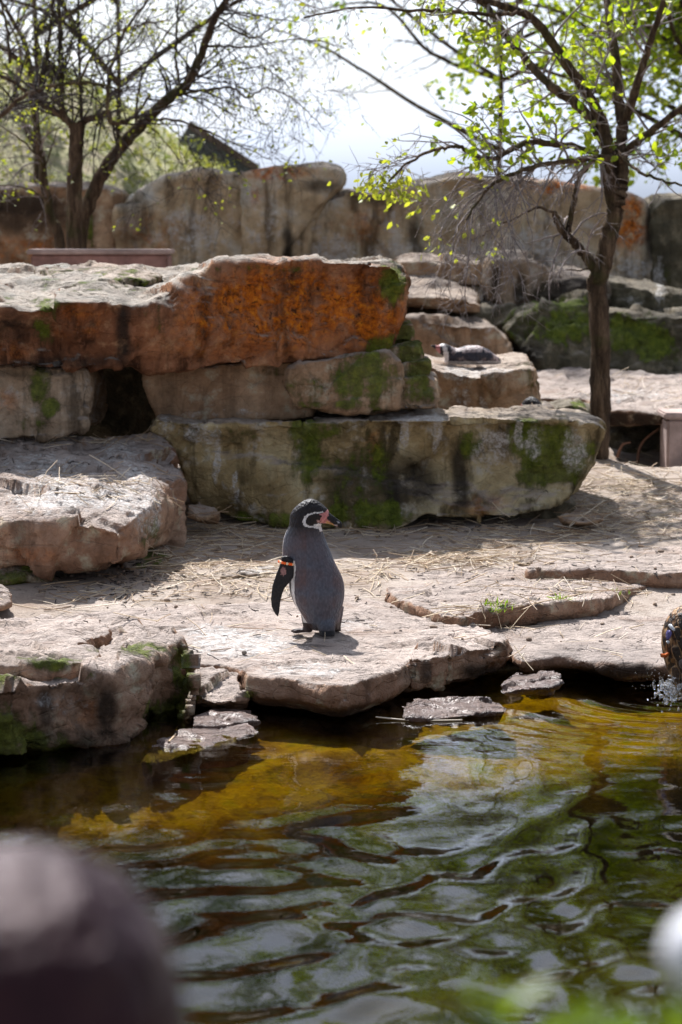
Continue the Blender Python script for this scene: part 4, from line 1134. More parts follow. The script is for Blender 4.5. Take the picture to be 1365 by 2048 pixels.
U = 1.0
def seg_dist(px, py, poly):
    d = np.full(len(px), 1e9)
    for (x0, y0), (x1, y1) in zip(poly[:-1], poly[1:]):
        vx, vy = x1 - x0, y1 - y0
        t = np.clip(((px - x0) * vx + (py - y0) * vy) / (vx * vx + vy * vy), 0, 1)
        d = np.minimum(d, np.hypot(px - x0 - t * vx, py - y0 - t * vy))
    return d

def in_poly(px, py, poly):
    c = np.zeros(len(px), bool)
    n = len(poly)
    for i in range(n):
        x0, y0 = poly[i]; x1, y1 = poly[(i + 1) % n]
        m = ((y0 > py) != (y1 > py)) & (px < (x1 - x0) * (py - y0) / (y1 - y0 + 1e-9) + x0)
        c ^= m
    return c

def plumage_mat(name, bump=.55, fs=1.0):
    m = M(name)
    c = m.attr('col', True)
    n = m.noise(95 * fs, 4, .65, m.coord((1, 1, .5)))
    v = m.voro(110 * fs, 'F1', m.coord((1, 1, .6)))
    n2 = m.noise(18 * fs, 4, .6)
    cc = m.mix(1.0, c, m.ramp(n, [(.3, .75), (.5, 1.0), (.7, 1.22)]), 'MULTIPLY')
    cc = m.mix(m.math('MULTIPLY', m.step(v, .35, .75), .3), cc, m.mix(1.0, c, (.35, .35, .38), 'MULTIPLY'))
    cc = m.mix(m.math('MULTIPLY', m.step(n2, .55, .75), .25), cc, m.mix(1.0, c, (1.5, 1.2, 1.15), 'MULTIPLY'))
    b = m.bsdf(Base_Color=cc, Roughness=.5, Normal=m.bump(m.math('ADD', m.math('MULTIPLY', v, -1.2), n), bump, .006))
    b.inputs['Specular IOR Level'].default_value = .22
    return m.m
PLUME = plumage_mat('penguin_plumage')
SKIN_D = plain('dark_bill', (.02, .017, .018), .3, .3, 30, .2)

def standing_penguin():
    S = 1 / 4.55 / F
    g = on(640, 1272, 0.0)
    g[2] = drop(g[0], g[1])[0].z
    Yp = g[1]
    k = Yp * S * 1.012            # metres per crop unit at the bird
    def X(cx): return (cx - 640) * k
    def Z(cy): return (1422 - cy) * k
    rows = [  # cy, left, right, depth half (m), centre dy (m)
        (1385, 560, 815, .050, .0), (1350, 545, 818, .064, -.004), (1300, 508, 822, .078, -.004), (1250, 472, 830, .088, .0), (1200, 440, 842, .096, .0), (1150, 410, 853, .101, .0), (1100, 388, 862, .104, .0), (1050, 370, 867, .105, .0), (1000, 360, 866, .104, .004),
        (950, 354, 858, .102, .006), (900, 350, 842, .099, .008), (850, 338, 818, .095, .010), (800, 322, 793, .092, .012), (750, 308, 768, .088, .014), (700, 302, 748, .083, .014), (650, 302, 730, .078, .012), (600, 305, 708, .073, .010), (550, 313, 690, .067, .008),
        (500, 330, 672, .062, .004), (460, 350, 660, .057, .0), (430, 362, 652, .054, -.002), (400, 366, 668, .052, -.003), (370, 367, 712, .050, -.003), (340, 370, 728, .049, -.003), (310, 382, 726, .047, -.003), (280, 402, 712, .044, -.003), (250, 432, 682, .040, -.003), (220, 470, 645, .032, -.003), (200, 505, 612, .022, -.003), (188, 535, 585, .010, -.003)]
    rings = [ell(X((l + r) / 2), dy, Z(cy), (r - l) / 2 * k, b) for cy, l, r, b, dy in rows]
    pieces = [loft(rings)]
    # bill
    bl = []
    for x, t, b_, hw in [(670, 300, 412, 62), (710, 304, 414, 50), (740, 322, 422, 38), (770, 346, 433, 30), (800, 368, 446, 24), (825, 386, 455, 19), (840, 400, 455, 12), (846, 412, 448, 5)]:
        bl.append([(X(x), -.003 + hw * k * .8 * math.cos(a), Z((t + b_) / 2) + (b_ - t) / 2 * k * math.sin(a)) for a in np.arange(16) * 2 * math.pi / 16])
    pieces.append(loft(bl))
    # tail, fanning down and towards the back
    tl = []
    for cy, cx, hw, hd, dy in [(1250, 690, 90, .05, -.03), (1320, 700, 85, .036, -.062), (1380, 708, 74, .022, -.085), (1430, 712, 66, .013, -.100), (1452, 716, 56, .008, -.108)]:
        z = max(Z(cy), .004) if cy < 1452 else .004
        tl.append([(X(cx) + hw * k * math.cos(a), dy + hd * math.sin(a), z + 0.0 * a) for a in np.arange(16) * 2 * math.pi / 16])
    pieces.append(loft(tl))
    # legs and webbed feet
    def leg(cx, dy, dirx, diry):
        rs = [ell(X(cx), dy, z, r_, r_ * 1.1, 12) for z, r_ in ((.11, .034), (.06, .026), (.03, .02), (.008, .021))]
        pieces.append(loft(rs))
        d = np.array([dirx, diry]); d = d / np.linalg.norm(d); s = np.array([-d[1], d[0]])
        for off, ln in ((-.55, .062), (0, .075), (.55, .062)):
            dd = d + s * off * .6
            P = [(X(cx) + dd[0] * t * ln - d[0] * .012, dy + dd[1] * t * ln - d[1] * .012, z_) for t, z_ in ((0, .014), (.35, .013), (.7, .010), (1.0, .008), (1.14, .004))]
            V, Q = tube(P, [.013, .010, .009, .0085, .003], 8)
            pieces.append((V.tolist(), [tuple(q) for q in Q] + [tuple(range(8))[::-1], tuple(range(32, 40))]))
        c0 = np.array([X(cx), dy])
        e1 = c0 + (d - s * .33) * .056; e2 = c0 + (d + s * .33) * .056
        pts = [c0 - d * .005, e1, c0 + d * .06, e2]
        pieces.append(loft([[(p[0], p[1], z_) for p in pts] for z_ in (.003, .012)]))
    leg(530, .005, -.92, .2)
    leg(790, .03, -.75, .55)
    V, N, Q = remesh(pieces, .0034, 5, .5)
    # -------- markings, in the bird's own profile coordinates
    ux = V[:, 0] / k + 640
    uy = 1422 - V[:, 2] / k
    jx = 7 * fbm(V * 90, 3); jy = 7 * fbm(V * 90 + 11, 3)
    x_, y_ = ux + jx, uy + jy
    cyr = np.array([r[0] for r in rows])[::-1]
    cen = np.interp(uy, cyr, np.array([(r[1] + r[2]) / 2 for r in rows])[::-1])
    hw = np.interp(uy, cyr, np.array([(r[2] - r[1]) / 2 for r in rows])[::-1])
    hd = np.interp(uy, cyr, np.array([r[3] for r in rows])[::-1])
    dyc = np.interp(uy, cyr, np.array([r[4] for r in rows])[::-1])
    ang = np.degrees(np.arctan2(-(V[:, 1] - dyc) / hd, (ux - cen) / hw)) % 360
    ang = ang + 2.0 * fbm(V * 70, 2)
    s = np.abs(ang - 215)
    slate = np.array([.085, .096, .122]); brown = np.array([.1, .066, .068]); black = np.array([.02, .015, .016])
    nb = np.clip(.5 + 1.6 * fbm(V * 9, 3), 0, 1)[:, None]
    col = slate * (1 - nb) + brown * nb
    col = np.where((np.abs(ux - 640) < 120)[:, None] & (uy > 470)[:, None], col * .6 + slate * .4, col)
    neck = np.clip((560 - uy) / 130, 0, 1)[:, None]
    col = col * (1 - neck) + np.array([.026, .022, .024]) * neck
    white = np.array([.66, .63, .61])
    s0 = np.interp(uy, [640, 740, 800, 900, 1000, 1100, 1250, 1310], [86, 90, 86, 72, 67, 60, 50, 46])
    body = (uy > 470) & (uy < 1330)
    col[body & (s < s0 + 5) & (s > s0 - 7) & (uy > 735)] = white
    col[body & (s <= s0 - 7) & (s > s0 - 20) & (uy > 735)] = (.05, .038, .034)
    col[body & (s <= s0 - 20) & (uy > 735)] = white
    col[body & (s < 42) & (uy <= 740)] = white
    rump = (uy > 1290) & (V[:, 1] < 0) & (ux > 540)
    f = np.clip((uy - 1290) / 80, 0, 1)[:, None]
    col = np.where(rump[:, None], col * (1 - f) + np.array([.05, .045, .05]) * f, col)
    col[(V[:, 1] < -.07) & (uy > 1360)] = (.012, .012, .014)
    lf = ((uy > 1318) & (V[:, 1] > -.06) & ((ux < 575) | (ux > 775))) | ((V[:, 2] < .02) & (V[:, 1] > -.07))
    col[lf] = (.045, .03, .028)
    head = uy < 480
    crown = np.array([.014, .01, .011])
    side = np.abs(V[:, 1] + .003) > .014
    hd_m = head & (uy < 440)
    col[hd_m] = crown
    col[head & in_poly(x_, y_, [(505, 330), (560, 308), (640, 308), (660, 400), (600, 428), (530, 424), (500, 380)])] = (.014, .009, .008)
    band = seg_dist(x_, y_, [(668, 300), (600, 304), (548, 318), (513, 345), (500, 380), (508, 412), (545, 428), (600, 434), (640, 440)])
    wd = np.interp(ux, [490, 520, 560, 660], [14, 12, 7, 6])
    col[head & (band < wd) & side] = white
    col[head & in_poly(x_, y_, [(585, 415), (600, 408), (650, 405), (668, 470), (650, 500), (632, 455), (590, 440)])] = white
    col[head & in_poly(x_, y_, [(636, 318), (690, 304), (715, 282), (738, 290), (742, 330), (722, 342), (704, 350), (712, 372), (735, 392), (742, 424), (690, 412), (652, 404), (640, 372), (655, 350)])] = (.52, .2, .19)
    col[head & in_poly(x_, y_, [(608, 368), (632, 372), (652, 402), (620, 392)])] = (.5, .3, .27)
    bill = ux > 722
    col[bill & head & ~in_poly(x_, y_, [(700, 395), (742, 424), (735, 392), (722, 330), (700, 300)])] = (.014, .012, .013)
    col[head & (ux > 700) & in_poly(x_, y_, [(700, 385), (740, 402), (800, 440), (790, 452), (745, 432), (700, 415)])] = (.55, .3, .12)
    col[head & in_poly(x_, y_, [(792, 385), (812, 388), (822, 408), (800, 408)])] = (.32, .32, .34)  # grey highlight painted on the bill tip
    col[head & in_poly(x_, y_, [(770, 420), (800, 424), (806, 440), (780, 436)])] = (.4, .32, .31)
    root = empty('penguin', g, 'standing penguin with orange flipper band, head turned, on the rock ledge', 'penguin', 'penguins of the enclosure')
    obj('body', new_mesh('body', V, Q, True, {'col': col}), PLUME, root)
    # -------- flippers
    def flipper(outl, dy0, dyt, mirror=False):
        P = np.array([[X(a), 0, Z(b)] for a, b in outl])
        top, tip = P[:, 2].max(), P[:, 2].min()
        t = (top - P[:, 2]) / (top - tip)
        A, B = P.copy(), P.copy()
        c = P.mean(0)
        th = .011 * (1 - t * .7)
        yy = dy0 + (dyt - dy0) * t
        A[:, 1] = yy - th * .6; B[:, 1] = yy + th * .6
        A2 = c + (A - c) * np.array([.82, 1, .95]); A2[:, 1] = yy - th
        B2 = c + (B - c) * np.array([.82, 1, .95]); B2[:, 1] = yy + th
        Vv, Nn, Qq = remesh([loft([list(A2), list(A), list(B), list(B2)])], .0034, 4)
        uxx = Vv[:, 0] / k + 640; uyy = 1422 - Vv[:, 2] / k
        cl = np.tile(np.array([.016, .014, .016]), (len(Vv), 1))
        e = np.hypot((uxx - 312) / 30, (uyy - 832) / 45) + .5 * fbm(Vv * 160, 3)
        cl[(e < .8) & (Vv[:, 1] < dy0)] = (.3, .16, .15)
        return Vv, Qq, cl
    outl = [(300, 700), (345, 690), (400, 720), (408, 800), (404, 888), (372, 932), (322, 990), (296, 1060), (284, 1120), (276, 1200), (264, 1258), (232, 1224), (206, 1165), (198, 1085), (212, 970), (248, 862), (282, 775)]
    fV, fQ, fc = flipper(outl, -.058, -.05)
    fl = obj('flipper', new_mesh('flipper', fV, fQ, True, {'col': fc}), PLUME, root)
    # the other flipper is pressed to the breast on the other side of the breast
    fV2 = fV.copy(); fV2[:, 0] = (fV[:, 0] + .14) * .45 + .015; fV2[:, 1] = .098 + fV[:, 1] * .1 - (fV[:, 0] + .14) * .12; fV2[:, 2] = fV[:, 2] * .9 + .03
    fl2 = obj('flipper', new_mesh('flipper', fV2, fQ[:, ::-1].copy(), True, {'col': np.tile([.016, .014, .016], (len(fV2), 1))}), PLUME, root)
    # band of beads round the flipper
    bt = [plain('orange_bead', (.85, .13, .015), .35, .1), plain('cream_bead', (.8, .62, .4), .4, .1)]
    c = np.array([X(338), -.056, Z(757)])
    tp = obj('flipper_band', None, parent=root, loc=c)
    bm = bmesh.new(); bmesh.ops.create_uvsphere(bm, u_segments=8, v_segments=6, radius=.0062)
    bd = [bpy.data.meshes.new('bead') for _ in bt]
    for b_, mt in zip(bd, bt):
        bm.to_mesh(b_); b_.materials.append(mt)
    bm.free()
    for i in range(18):
        a = i * 2 * math.pi / 18
        o = obj('bead', bd[1 if i % 3 == 2 else 0], parent=tp, loc=(.0285 * math.cos(a), .0165 * math.sin(a), -.0055 * math.cos(a)))
    ring = [(.028 * math.cos(a), .016 * math.sin(a), -.0055 * math.cos(a)) for a in np.linspace(0, 2 * math.pi, 25)]
    RV, RQ = tube(ring, [.0045] * 25, 6)
    obj('cord', new_mesh('cord', RV, RQ), bt[0], tp)
    em = plain('wet_dark_eye', (.03, .012, .008), .08, .1)
    for sgn in (-1, 1):
        bm = bmesh.new(); bmesh.ops.create_uvsphere(bm, u_segments=12, v_segments=8, radius=.0052)
        me = bpy.data.meshes.new('eye'); bm.to_mesh(me); bm.free()
        hy = .0395
        obj('eye', me, em, root, loc=(X(651), -.003 + sgn * hy, Z(337)))
    return root
bird = standing_penguin()

def lying_penguin(label, loc, L, face, head=True, yaw=0):
    """bird resting on its belly; length L along X, head at -X"""
    rows = [(-.50, .05, .06, .05), (-.42, .09, .12, .10), (-.28, .12, .17, .13), (-.1, .14, .19, .155), (.1, .14, .19, .155), (.28, .11, .15, .125), (.42, .06, .09, .075), (.52, .03, .04, .03)]
    def rg(x, zc, hy, hz): return [(x * L, hy * L * math.cos(a), (zc + .02 + hz * math.sin(a)) * L) for a in np.arange(16) * 2 * math.pi / 16]
    pieces = [loft([rg(*r) for r in rows])]
    # neck + head + bill
    P = [(-.30 * L, 0, .15 * L), (-.42 * L, 0, .2 * L), (-.5 * L, 0, .245 * L), (-.57 * L, 0, .26 * L), (-.635 * L, 0, .26 * L)]
    V, Q = tube(P, np.array([.12, .11, .105, .09, .045]) * L, 12)
    pieces.append((V.tolist(), [tuple(q) for q in Q] + [tuple(range(12))[::-1], tuple(range(48, 60))]))
    P = [(-.6 * L, 0, .27 * L), (-.7 * L, 0, .3 * L), (-.76 * L, 0, .315 * L)]
    V, Q = tube(P, np.array([.045, .03, .012]) * L, 10)
    pieces.append((V.tolist(), [tuple(q) for q in Q] + [tuple(range(10))[::-1], tuple(range(20, 30))]))
    for sg in (-1, 1):                     # flippers along the flanks
        ring = [[(x * L, sg * (y + dd) * L, z * L) for x, y, z in ((-.2, .15, .19), (-.12, .17, .17), (.1, .2, .07), (.2, .2, .02), (.06, .19, .04), (-.14, .165, .1))] for dd in (0, .03)]
        pieces.append(loft(ring))
    V, N, Q = remesh(pieces, .0075, 4)
    x, y, z = V[:, 0] / L, V[:, 1] / L, V[:, 2] / L
    n = fbm(V * 14, 3)
    col = np.where((n > .02)[:, None], np.array([.13, .1, .1]), np.array([.035, .033, .045]))
    col[(n > .2)] = (.42, .33, .31)
    lt = (z > .2) & (x > -.4)
    col[lt & (n > -.12)] = (.3, .24, .24)
    col[lt & (n > .1)] = (.5, .42, .41)
    col[x < -.42] = (.03, .025, .028)
    hb = seg_dist(x, z, [(-.60, .33), (-.55, .32), (-.51, .26), (-.49, .16), (-.49, .04)])
    col[(hb < .038) & (x < -.4)] = (.72, .68, .67)
    col[(x < -.59) & (x > -.67)] = (.5, .2, .2)
    col[x < -.74] = (.3, .28, .28)
    col[(np.abs(y) > .175) & (x > -.2)] = (.035, .033, .045)
    col[(z < .07) & (x > -.45)] = (.5, .46, .44)
    root = empty('penguin', loc, label, 'penguin', 'penguins of the enclosure')
    root.rotation_euler.z = yaw
    obj('body', new_mesh('body', V, Q, True, {'col': col}), PLUME, root)
    em = plain('eye_dark', (.02, .01, .008), .1, .1)
    for sgn in (-1, 1):
        bm = bmesh.new(); bmesh.ops.create_uvsphere(bm, u_segments=8, v_segments=6, radius=.006)
        me = bpy.data.meshes.new('eye'); bm.to_mesh(me); bm.free()
        obj('eye', me, em, root, loc=(-.575 * L, sgn * .085 * L, .285 * L))
    return root
a = at(936, 715, 15.05)
hz = drop(a[0], a[1])[0].z
hz = max(drop(a[0] + q, 15.05 + e)[0].z for q in (-.14, -.05, .05, .14) for e in (-.04, .04))
pn_ = lying_penguin('penguin lying on its belly on top of the square brown block', (a[0] + .03, 15.05, hz - .015), .35, 1, yaw=.12)
pn_.scale = (1, 1, 1.12)
# a second standing bird, hidden by the slab up to its crown
def copy_tree(o, parent=None):
    d = o.copy(); COL.objects.link(d); d.parent = parent
    for ch in list(o.children):
        copy_tree(ch, d)
    return d
bird2 = copy_tree(bird)
gx, gy = at(1050, 812, 14.33)[0], 14.33
gzz = float(terrain_z(np.array([gx]), np.array([gy]))[0])
bird2.location = (gx + .01, gy, gzz)
sc_ = (at(1050, 794, 14.33)[2] - gzz) / .567
bird2.scale = (sc_, sc_, sc_)
bird2.rotation_euler.z = 2.5
bird2['label'] = 'penguin standing behind the long slab with only its pale crown showing'

# ------------------------------------------------------------------ mallard hen climbing out of the water
def duck():
    b0 = on(1395, 1400, WZ); b0[1] = 9.2
    b0 = at(1398, 1398, 9.2); b0[2] = WZ - .03
    k = 9.25 / F
    def Xp(px): return (px - 1398) * k
    zb = at(1398, 1398, 9.2)[2]
    def Zp(py): return (1398 - py) * k - (b0[2] - zb)
    rows = [(1400, 1368, 1400, .02), (1385, 1358, 1408, .04), (1360, 1345, 1424, .065), (1335, 1332, 1438, .08), (1310, 1324, 1448, .088), (1285, 1320, 1456, .092), (1260, 1321, 1462, .09), (1240, 1327, 1466, .084), (1222, 1338, 1468, .07), (1210, 1352, 1470, .052), (1203, 1368, 1472, .03)]
    pieces = [loft([ell(Xp((l + r) / 2), 0, Zp(cy), (r - l) / 2 * k, hd) for cy, l, r, hd in rows])]
    # neck and head reach away beyond the shoulder
    P = [(Xp(1430), .02, Zp(1230)), (Xp(1462), .05, Zp(1200)), (Xp(1480), .08, Zp(1165)), (Xp(1490), .1, Zp(1140)), (Xp(1500), .12, Zp(1128))]
    V, Q = tube(P, [.06, .042, .036, .042, .02], 12)
    pieces.append((V.tolist(), [tuple(q) for q in Q] + [tuple(range(12))[::-1], tuple(range(48, 60))]))
    P = [(Xp(1498), .12, Zp(1136)), (Xp(1512), .145, Zp(1132)), (Xp(1528), .165, Zp(1132))]
    V, Q = tube(P, [.018, .014, .008], 10)
    pieces.append((V.tolist(), [tuple(q) for q in Q] + [tuple(range(10))[::-1], tuple(range(20, 30))]))
    V, N, Q = remesh(pieces, .005, 4)
    n = fbm(V * np.array([55, 55, 26]), 2)
    col = np.where((n > 0)[:, None], np.array([.2, .095, .035]), np.array([.03, .017, .01]))
    col[(n > .22)] = (.36, .22, .11)
    root = empty('duck', b0, 'brown speckled duck with blue wing patch rising from splashing water', 'duck')
    obj('body', new_mesh('body', V, Q, True, {'col': col}), PLUME, root)
    # wing of overlapping feathers
    wing = obj('wing', None, parent=root)
    def feather(cx, cy, L, W, ang, lift, dark, edge, name='feather'):
        n_ = 9
        t = np.linspace(0, 1, n_)
        wv = W * np.sin(np.clip(t * 1.02, 0, 1) ** .6 * math.pi) ** .55
        d = np.array([math.cos(ang), math.sin(ang)]); s_ = np.array([-d[1], d[0]])
        Vv, cl = [], []
        for tt, ww in zip(t, wv):
            for o_ in (-1, -.78, 0, .78, 1):
                p = np.array([Xp(cx), Zp(cy)]) + d * (tt - .5) * L + s_ * ww * o_ * .5
                # lay it on the body
                xr = p[0] / k + 1398; yr = 1398 - (p[1] + (b0[2] - zb)) / k
                lft = np.interp(-yr, [-r[0] for r in rows], [r[1] for r in rows]); rgt = np.interp(-yr, [-r[0] for r in rows], [r[2] for r in rows]); hd = np.interp(-yr, [-r[0] for r in rows], [r[3] for r in rows])
                c_ = (lft + rgt) / 2; a_ = (rgt - lft) / 2
                q = np.clip(1 - ((xr - c_) / a_) ** 2, .0, 1)
                Vv.append((p[0], -hd * math.sqrt(q) - lift - .004 * (1 - abs(o_)), p[1]))
                cl.append(edge if (abs(o_) > .95 or tt > .93) else (dark if tt > .06 else edge))
        i = np.arange(n_ - 1)[:, None] * 5 + np.arange(4)[None]
        Qq = np.stack([i, i + 1, i + 6, i + 5], -1).reshape(-1, 4)
        o = obj(name, new_mesh(name, np.array(Vv), Qq, True, {'col': np.array(cl, float)}), PLUME, wing)
        sm = o.modifiers.new('thick', 'SOLIDIFY'); sm.thickness = .0025; sm.offset = -1
        return o
    dk, bf, br = (.028, .018, .013), (.42, .25, .12), (.06, .035, .022)
    r_ = np.random.default_rng(8)
    layer = 0
    for row, (cy, n_, L, W) in enumerate([(1345, 5, .085, .030), (1322, 5, .08, .032), (1300, 6, .075, .032), (1278, 6, .065, .03), (1258, 6, .055, .028), (1240, 5, .045, .026), (1226, 4, .038, .024), (1215, 3, .03, .02)]):
        for i in range(n_):
            cx = 1348 + i * 17 + (row % 2) * 8 + (8 if cy < 1235 else 0)
            feather(cx, cy, L, W, -math.pi / 2 + .25 - .08 * i + r_.normal() * .06, .003 + .0013 * row + .0004 * i, br if row < 2 else dk, bf)
    feather(1331, 1262, .038, .017, -math.pi / 2 - .25, .015, (.12, .1, .27), (.12, .1, .27), 'wing_patch')
    feather(1337, 1246, .026, .012, -math.pi / 2 + .7, .017, (.7, .7, .72), (.7, .7, .72), 'wing_bar')
    feather(1330, 1276, .009, .009, -math.pi / 2, .016, (.75, .75, .76), (.75, .75, .76), 'wing_bar')
    feather(1356, 1318, .036, .02, -math.pi / 2 + .1, .018, (.13, .1, .09), (.2, .17, .15))
    om = plain('orange_web', (.5, .11, .02), .4, .2)
    V, Q = tube([(Xp(1332), -.05, Zp(1300)), (Xp(1324), -.06, Zp(1304)), (Xp(1318), -.066, Zp(1303)), (Xp(1315), -.068, Zp(1300))], [.006, .008, .008, .004], 8)
    obj('foot', new_mesh('foot', V, Q), om, root)
    return root
duck()

GLASSY = M('splash_water')
_b = GLASSY.bsdf(Base_Color=(.95, .97, 1.0), Roughness=.03)
_b.inputs['Transmission Weight'].default_value = .8
_b.inputs['IOR'].default_value = 1.33
GLASSY = GLASSY.m
def splash():
    r = np.random.default_rng(4)
    c = at(1345, 1388, 9.12)
    k = 9.1 / F
    bm = bmesh.new(); bmesh.ops.create_icosphere(bm, subdivisions=2, radius=1)
    sV = np.array([v.co[:] for v in bm.verts]); sF = np.array([[v.index for v in f.verts] for f in bm.faces]); bm.free()
    pieces = []
    for i in range(230):
        a = r.normal(size=3) * np.array([17, 11, 13]) * k
        p = c + a + np.array([0, 0, .004])
        p[2] = max(p[2], WZ + r.uniform(-.004, .008))
        q = sV * r.uniform(.002, .0062) * r.uniform(.5, 1.9, 3)
        q = q + q * (.4 * perlin(q * 260 + i)[:, None])
        pieces.append(((q + p).tolist(), [tuple(f) for f in sF]))
    V0, N0, Q0 = remesh(pieces, .0021, 1)
    V0 = V0 + N0 * (.0022 * fbm(V0 * 210, 3))[:, None]
    bag = Bag(); bag.add(V0, Q0)
    for i in range(120):
        p = at(1342 + r.normal() * 30, 1380 - abs(r.normal()) * 24, 9.12)
        bag.add(sV * r.uniform(.0006, .0018) + p, np.concatenate([sF, sF[:, 2:3]], 1))
    V, Q = bag.arrays()
    tri = Q[:, 2] == Q[:, 3]
    V, Q = V, np.concatenate([Q[~tri][:, [0, 1, 2]], Q[~tri][:, [0, 2, 3]], Q[tri][:, :3]])
    obj('splash', new_mesh('splash', V, Q), GLASSY, kind='stuff', label='white water drops splashing beside the duck')
splash()

# ------------------------------------------------------------------ straw, twigs, pebbles, grass
STRAW = M('straw')
_t = STRAW.attr('tint')
_c = STRAW.ramp(_t, [(0, (.2, .115, .06)), (.35, (.42, .29, .17)), (.7, (.58, .46, .31)), (1, (.66, .57, .45))])
STRAW.bsdf(Base_Color=_c, Roughness=.6); STRAW = STRAW.m

def stalks(P, Nn, L, rad, r, curl=.12):
    """thin bent stems lying on the surface"""
    bag = Bag(); tint = []
    for p, n_, l_, q in zip(P, Nn, L, rad):
        n_ = np.array(n_); p = np.array(p)
        d = r.normal(size=3); d -= d.dot(n_) * n_; d /= np.linalg.norm(d)
        s = np.cross(n_, d)
        t = np.array([-.5, -.17, .17, .5])
        b = r.normal() * curl
        tilt = abs(r.normal()) * .09
        lift = q * .9 + np.abs(r.normal()) * .003
        C = p + np.outer(t * l_, d) + np.outer((t ** 2 - .1) * l_ * b * 2, s) + np.outer(lift + (t + .5) * l_ * tilt, n_)
        V, Q = tube(C, np.full(4, q), 3)
        bag.add(V, Q); tint.append(np.full(len(V), r.uniform(0, 1)))
    V, Q = bag.arrays()
    return V, Q, np.concatenate(tint)

def scatter(specs, r, thin=.62):
    P, N_ = [], []
    for px, py, rx, ry, n in specs:
        k = 0
        for _ in range(int(n * thin)):
            a, b = r.normal(size=2) * .5
            h, nn = shoot(px + a * rx, py + b * ry)
            if h is not None and nn.z > .55 and h.z > WZ + .03:
                P.append(h); N_.append(nn)
    return P, N_

r = np.random.default_rng(77)
specs = [(420, 1060, 120, 40, 260), (520, 1075, 200, 40, 300), (430, 1120, 130, 60, 330), (480, 1165, 200, 40, 160), (200, 1190, 200, 30, 140), (960, 1105, 180, 40, 420), (880, 1120, 120, 24, 200), (1000, 1065, 260, 30, 300), (1230, 1060, 160, 50, 320), (1250, 970, 130, 50, 420), (1330, 1010, 80, 60, 260), (1190, 1020, 60, 30, 160), (1150, 1180, 200, 40, 90),
         (640, 1130, 220, 40, 130), (750, 1150, 150, 40, 110), (1200, 1170, 200, 40, 80), (1000, 1225, 120, 22, 110), (160, 880, 160, 14, 110), (240, 975, 120, 30, 70), (100, 960, 150, 50, 80), (1030, 1325, 40, 20, 40), (340, 960, 40, 80, 70), (700, 1062, 240, 14, 180), (560, 1260, 300, 60, 50), (1100, 1260, 220, 50, 40), (1250, 780, 160, 50, 90), (330, 1130, 60, 40, 120)]
P, N_ = scatter(specs, r)
n = len(P)
V, Q, t = stalks(P, N_, r.uniform(.04, .2, n) * r.choice([.6, 1, 1.5], n), r.uniform(.001, .0026, n), r)
obj('straw', new_mesh('straw', V, Q, True, {'tint': t}), STRAW, kind='stuff', label='loose straw scattered over the trodden ground')
# dark litter
P, N_ = scatter([(260, 1150, 120, 30, 260), (500, 1160, 300, 60, 260), (300, 1180, 300, 30, 220), (800, 1160, 500, 70, 260), (680, 1240, 700, 70, 170), (800, 1060, 400, 16, 260), (1150, 1150, 400, 60, 200), (1250, 960, 160, 80, 160), (140, 940, 200, 70, 120)], r, .36)
n = len(P)
V, Q, t = stalks(P, N_, r.uniform(.008, .05, n), r.uniform(.001, .003, n), r, .3)
obj('litter', new_mesh('litter', V, Q), TWIG, kind='stuff', label='dark bits of twig and bark littering the rocks')
# pebbles
P, N_ = scatter([(260, 1145, 130, 24, 150), (400, 1180, 300, 40, 80), (600, 1230, 600, 60, 60), (1000, 1060, 300, 24, 90), (1180, 1150, 300, 60, 80)], r, .3)
bm = bmesh.new(); bmesh.ops.create_icosphere(bm, subdivisions=2, radius=1)
sV = np.array([v.co[:] for v in bm.verts]); sF = np.array([[v.index for v in f.verts] for f in bm.faces]); bm.free()
bag = Bag()
for i, p in enumerate(P):
    s = r.uniform(.004, .014)
    q = sV * s * r.uniform(.6, 1.4, 3) * np.array([1, 1, .7])
    q = q * (1 + .3 * perlin(q / s * 1.1 + i * 3)[:, None])
    bag.add(q + np.array(p) + np.array([0, 0, s * .3]), sF)
V, Q = bag.arrays()
obj('pebbles', new_mesh('pebbles', V, Q), plain('pebble', (.22, .16, .12), .85, .5, 30), kind='stuff', label='small brown pebbles scattered among the straw')
p, _n = shoot(489, 1309)
obj('pebble', new_mesh('pebble', sV * np.array([.011, .011, .010]) * (1 + .1 * perlin(sV * 1.5)[:, None]), sF), plain('round_pebble', (.2, .17, .14), .8, .3, 40), loc=(p.x, p.y, p.z + .008), label='single round grey pebble on the bare ledge', cat='pebble')

# grass tufts in the crack
tm = leaf_mat('grass_blade', (.07, .14, .01), (.2, .3, .03), .4)
Vs, Ts, tts, k0 = [], [], [], 0
for px, py, nn in [(998, 1214, 46), (985, 1224, 26), (1125, 1200, 24), (1240, 1190, 14)]:
    p, _n = shoot(px, py)
    Pp = np.array([[p.x + r.normal() * .03, p.y + r.normal() * .02, p.z] for _ in range(nn)])
    V, T, tt = leaves(Pp, .034, 1.3, r, long=7)
    Vs.append(V); Ts.append(T + k0); tts.append(tt); k0 += len(V)
obj('grass', new_mesh('grass', np.concatenate(Vs), np.concatenate(Ts), True, {'tint': np.concatenate(tts)}), tm, kind='stuff', label='fresh grass blades sprouting in the rock crack')

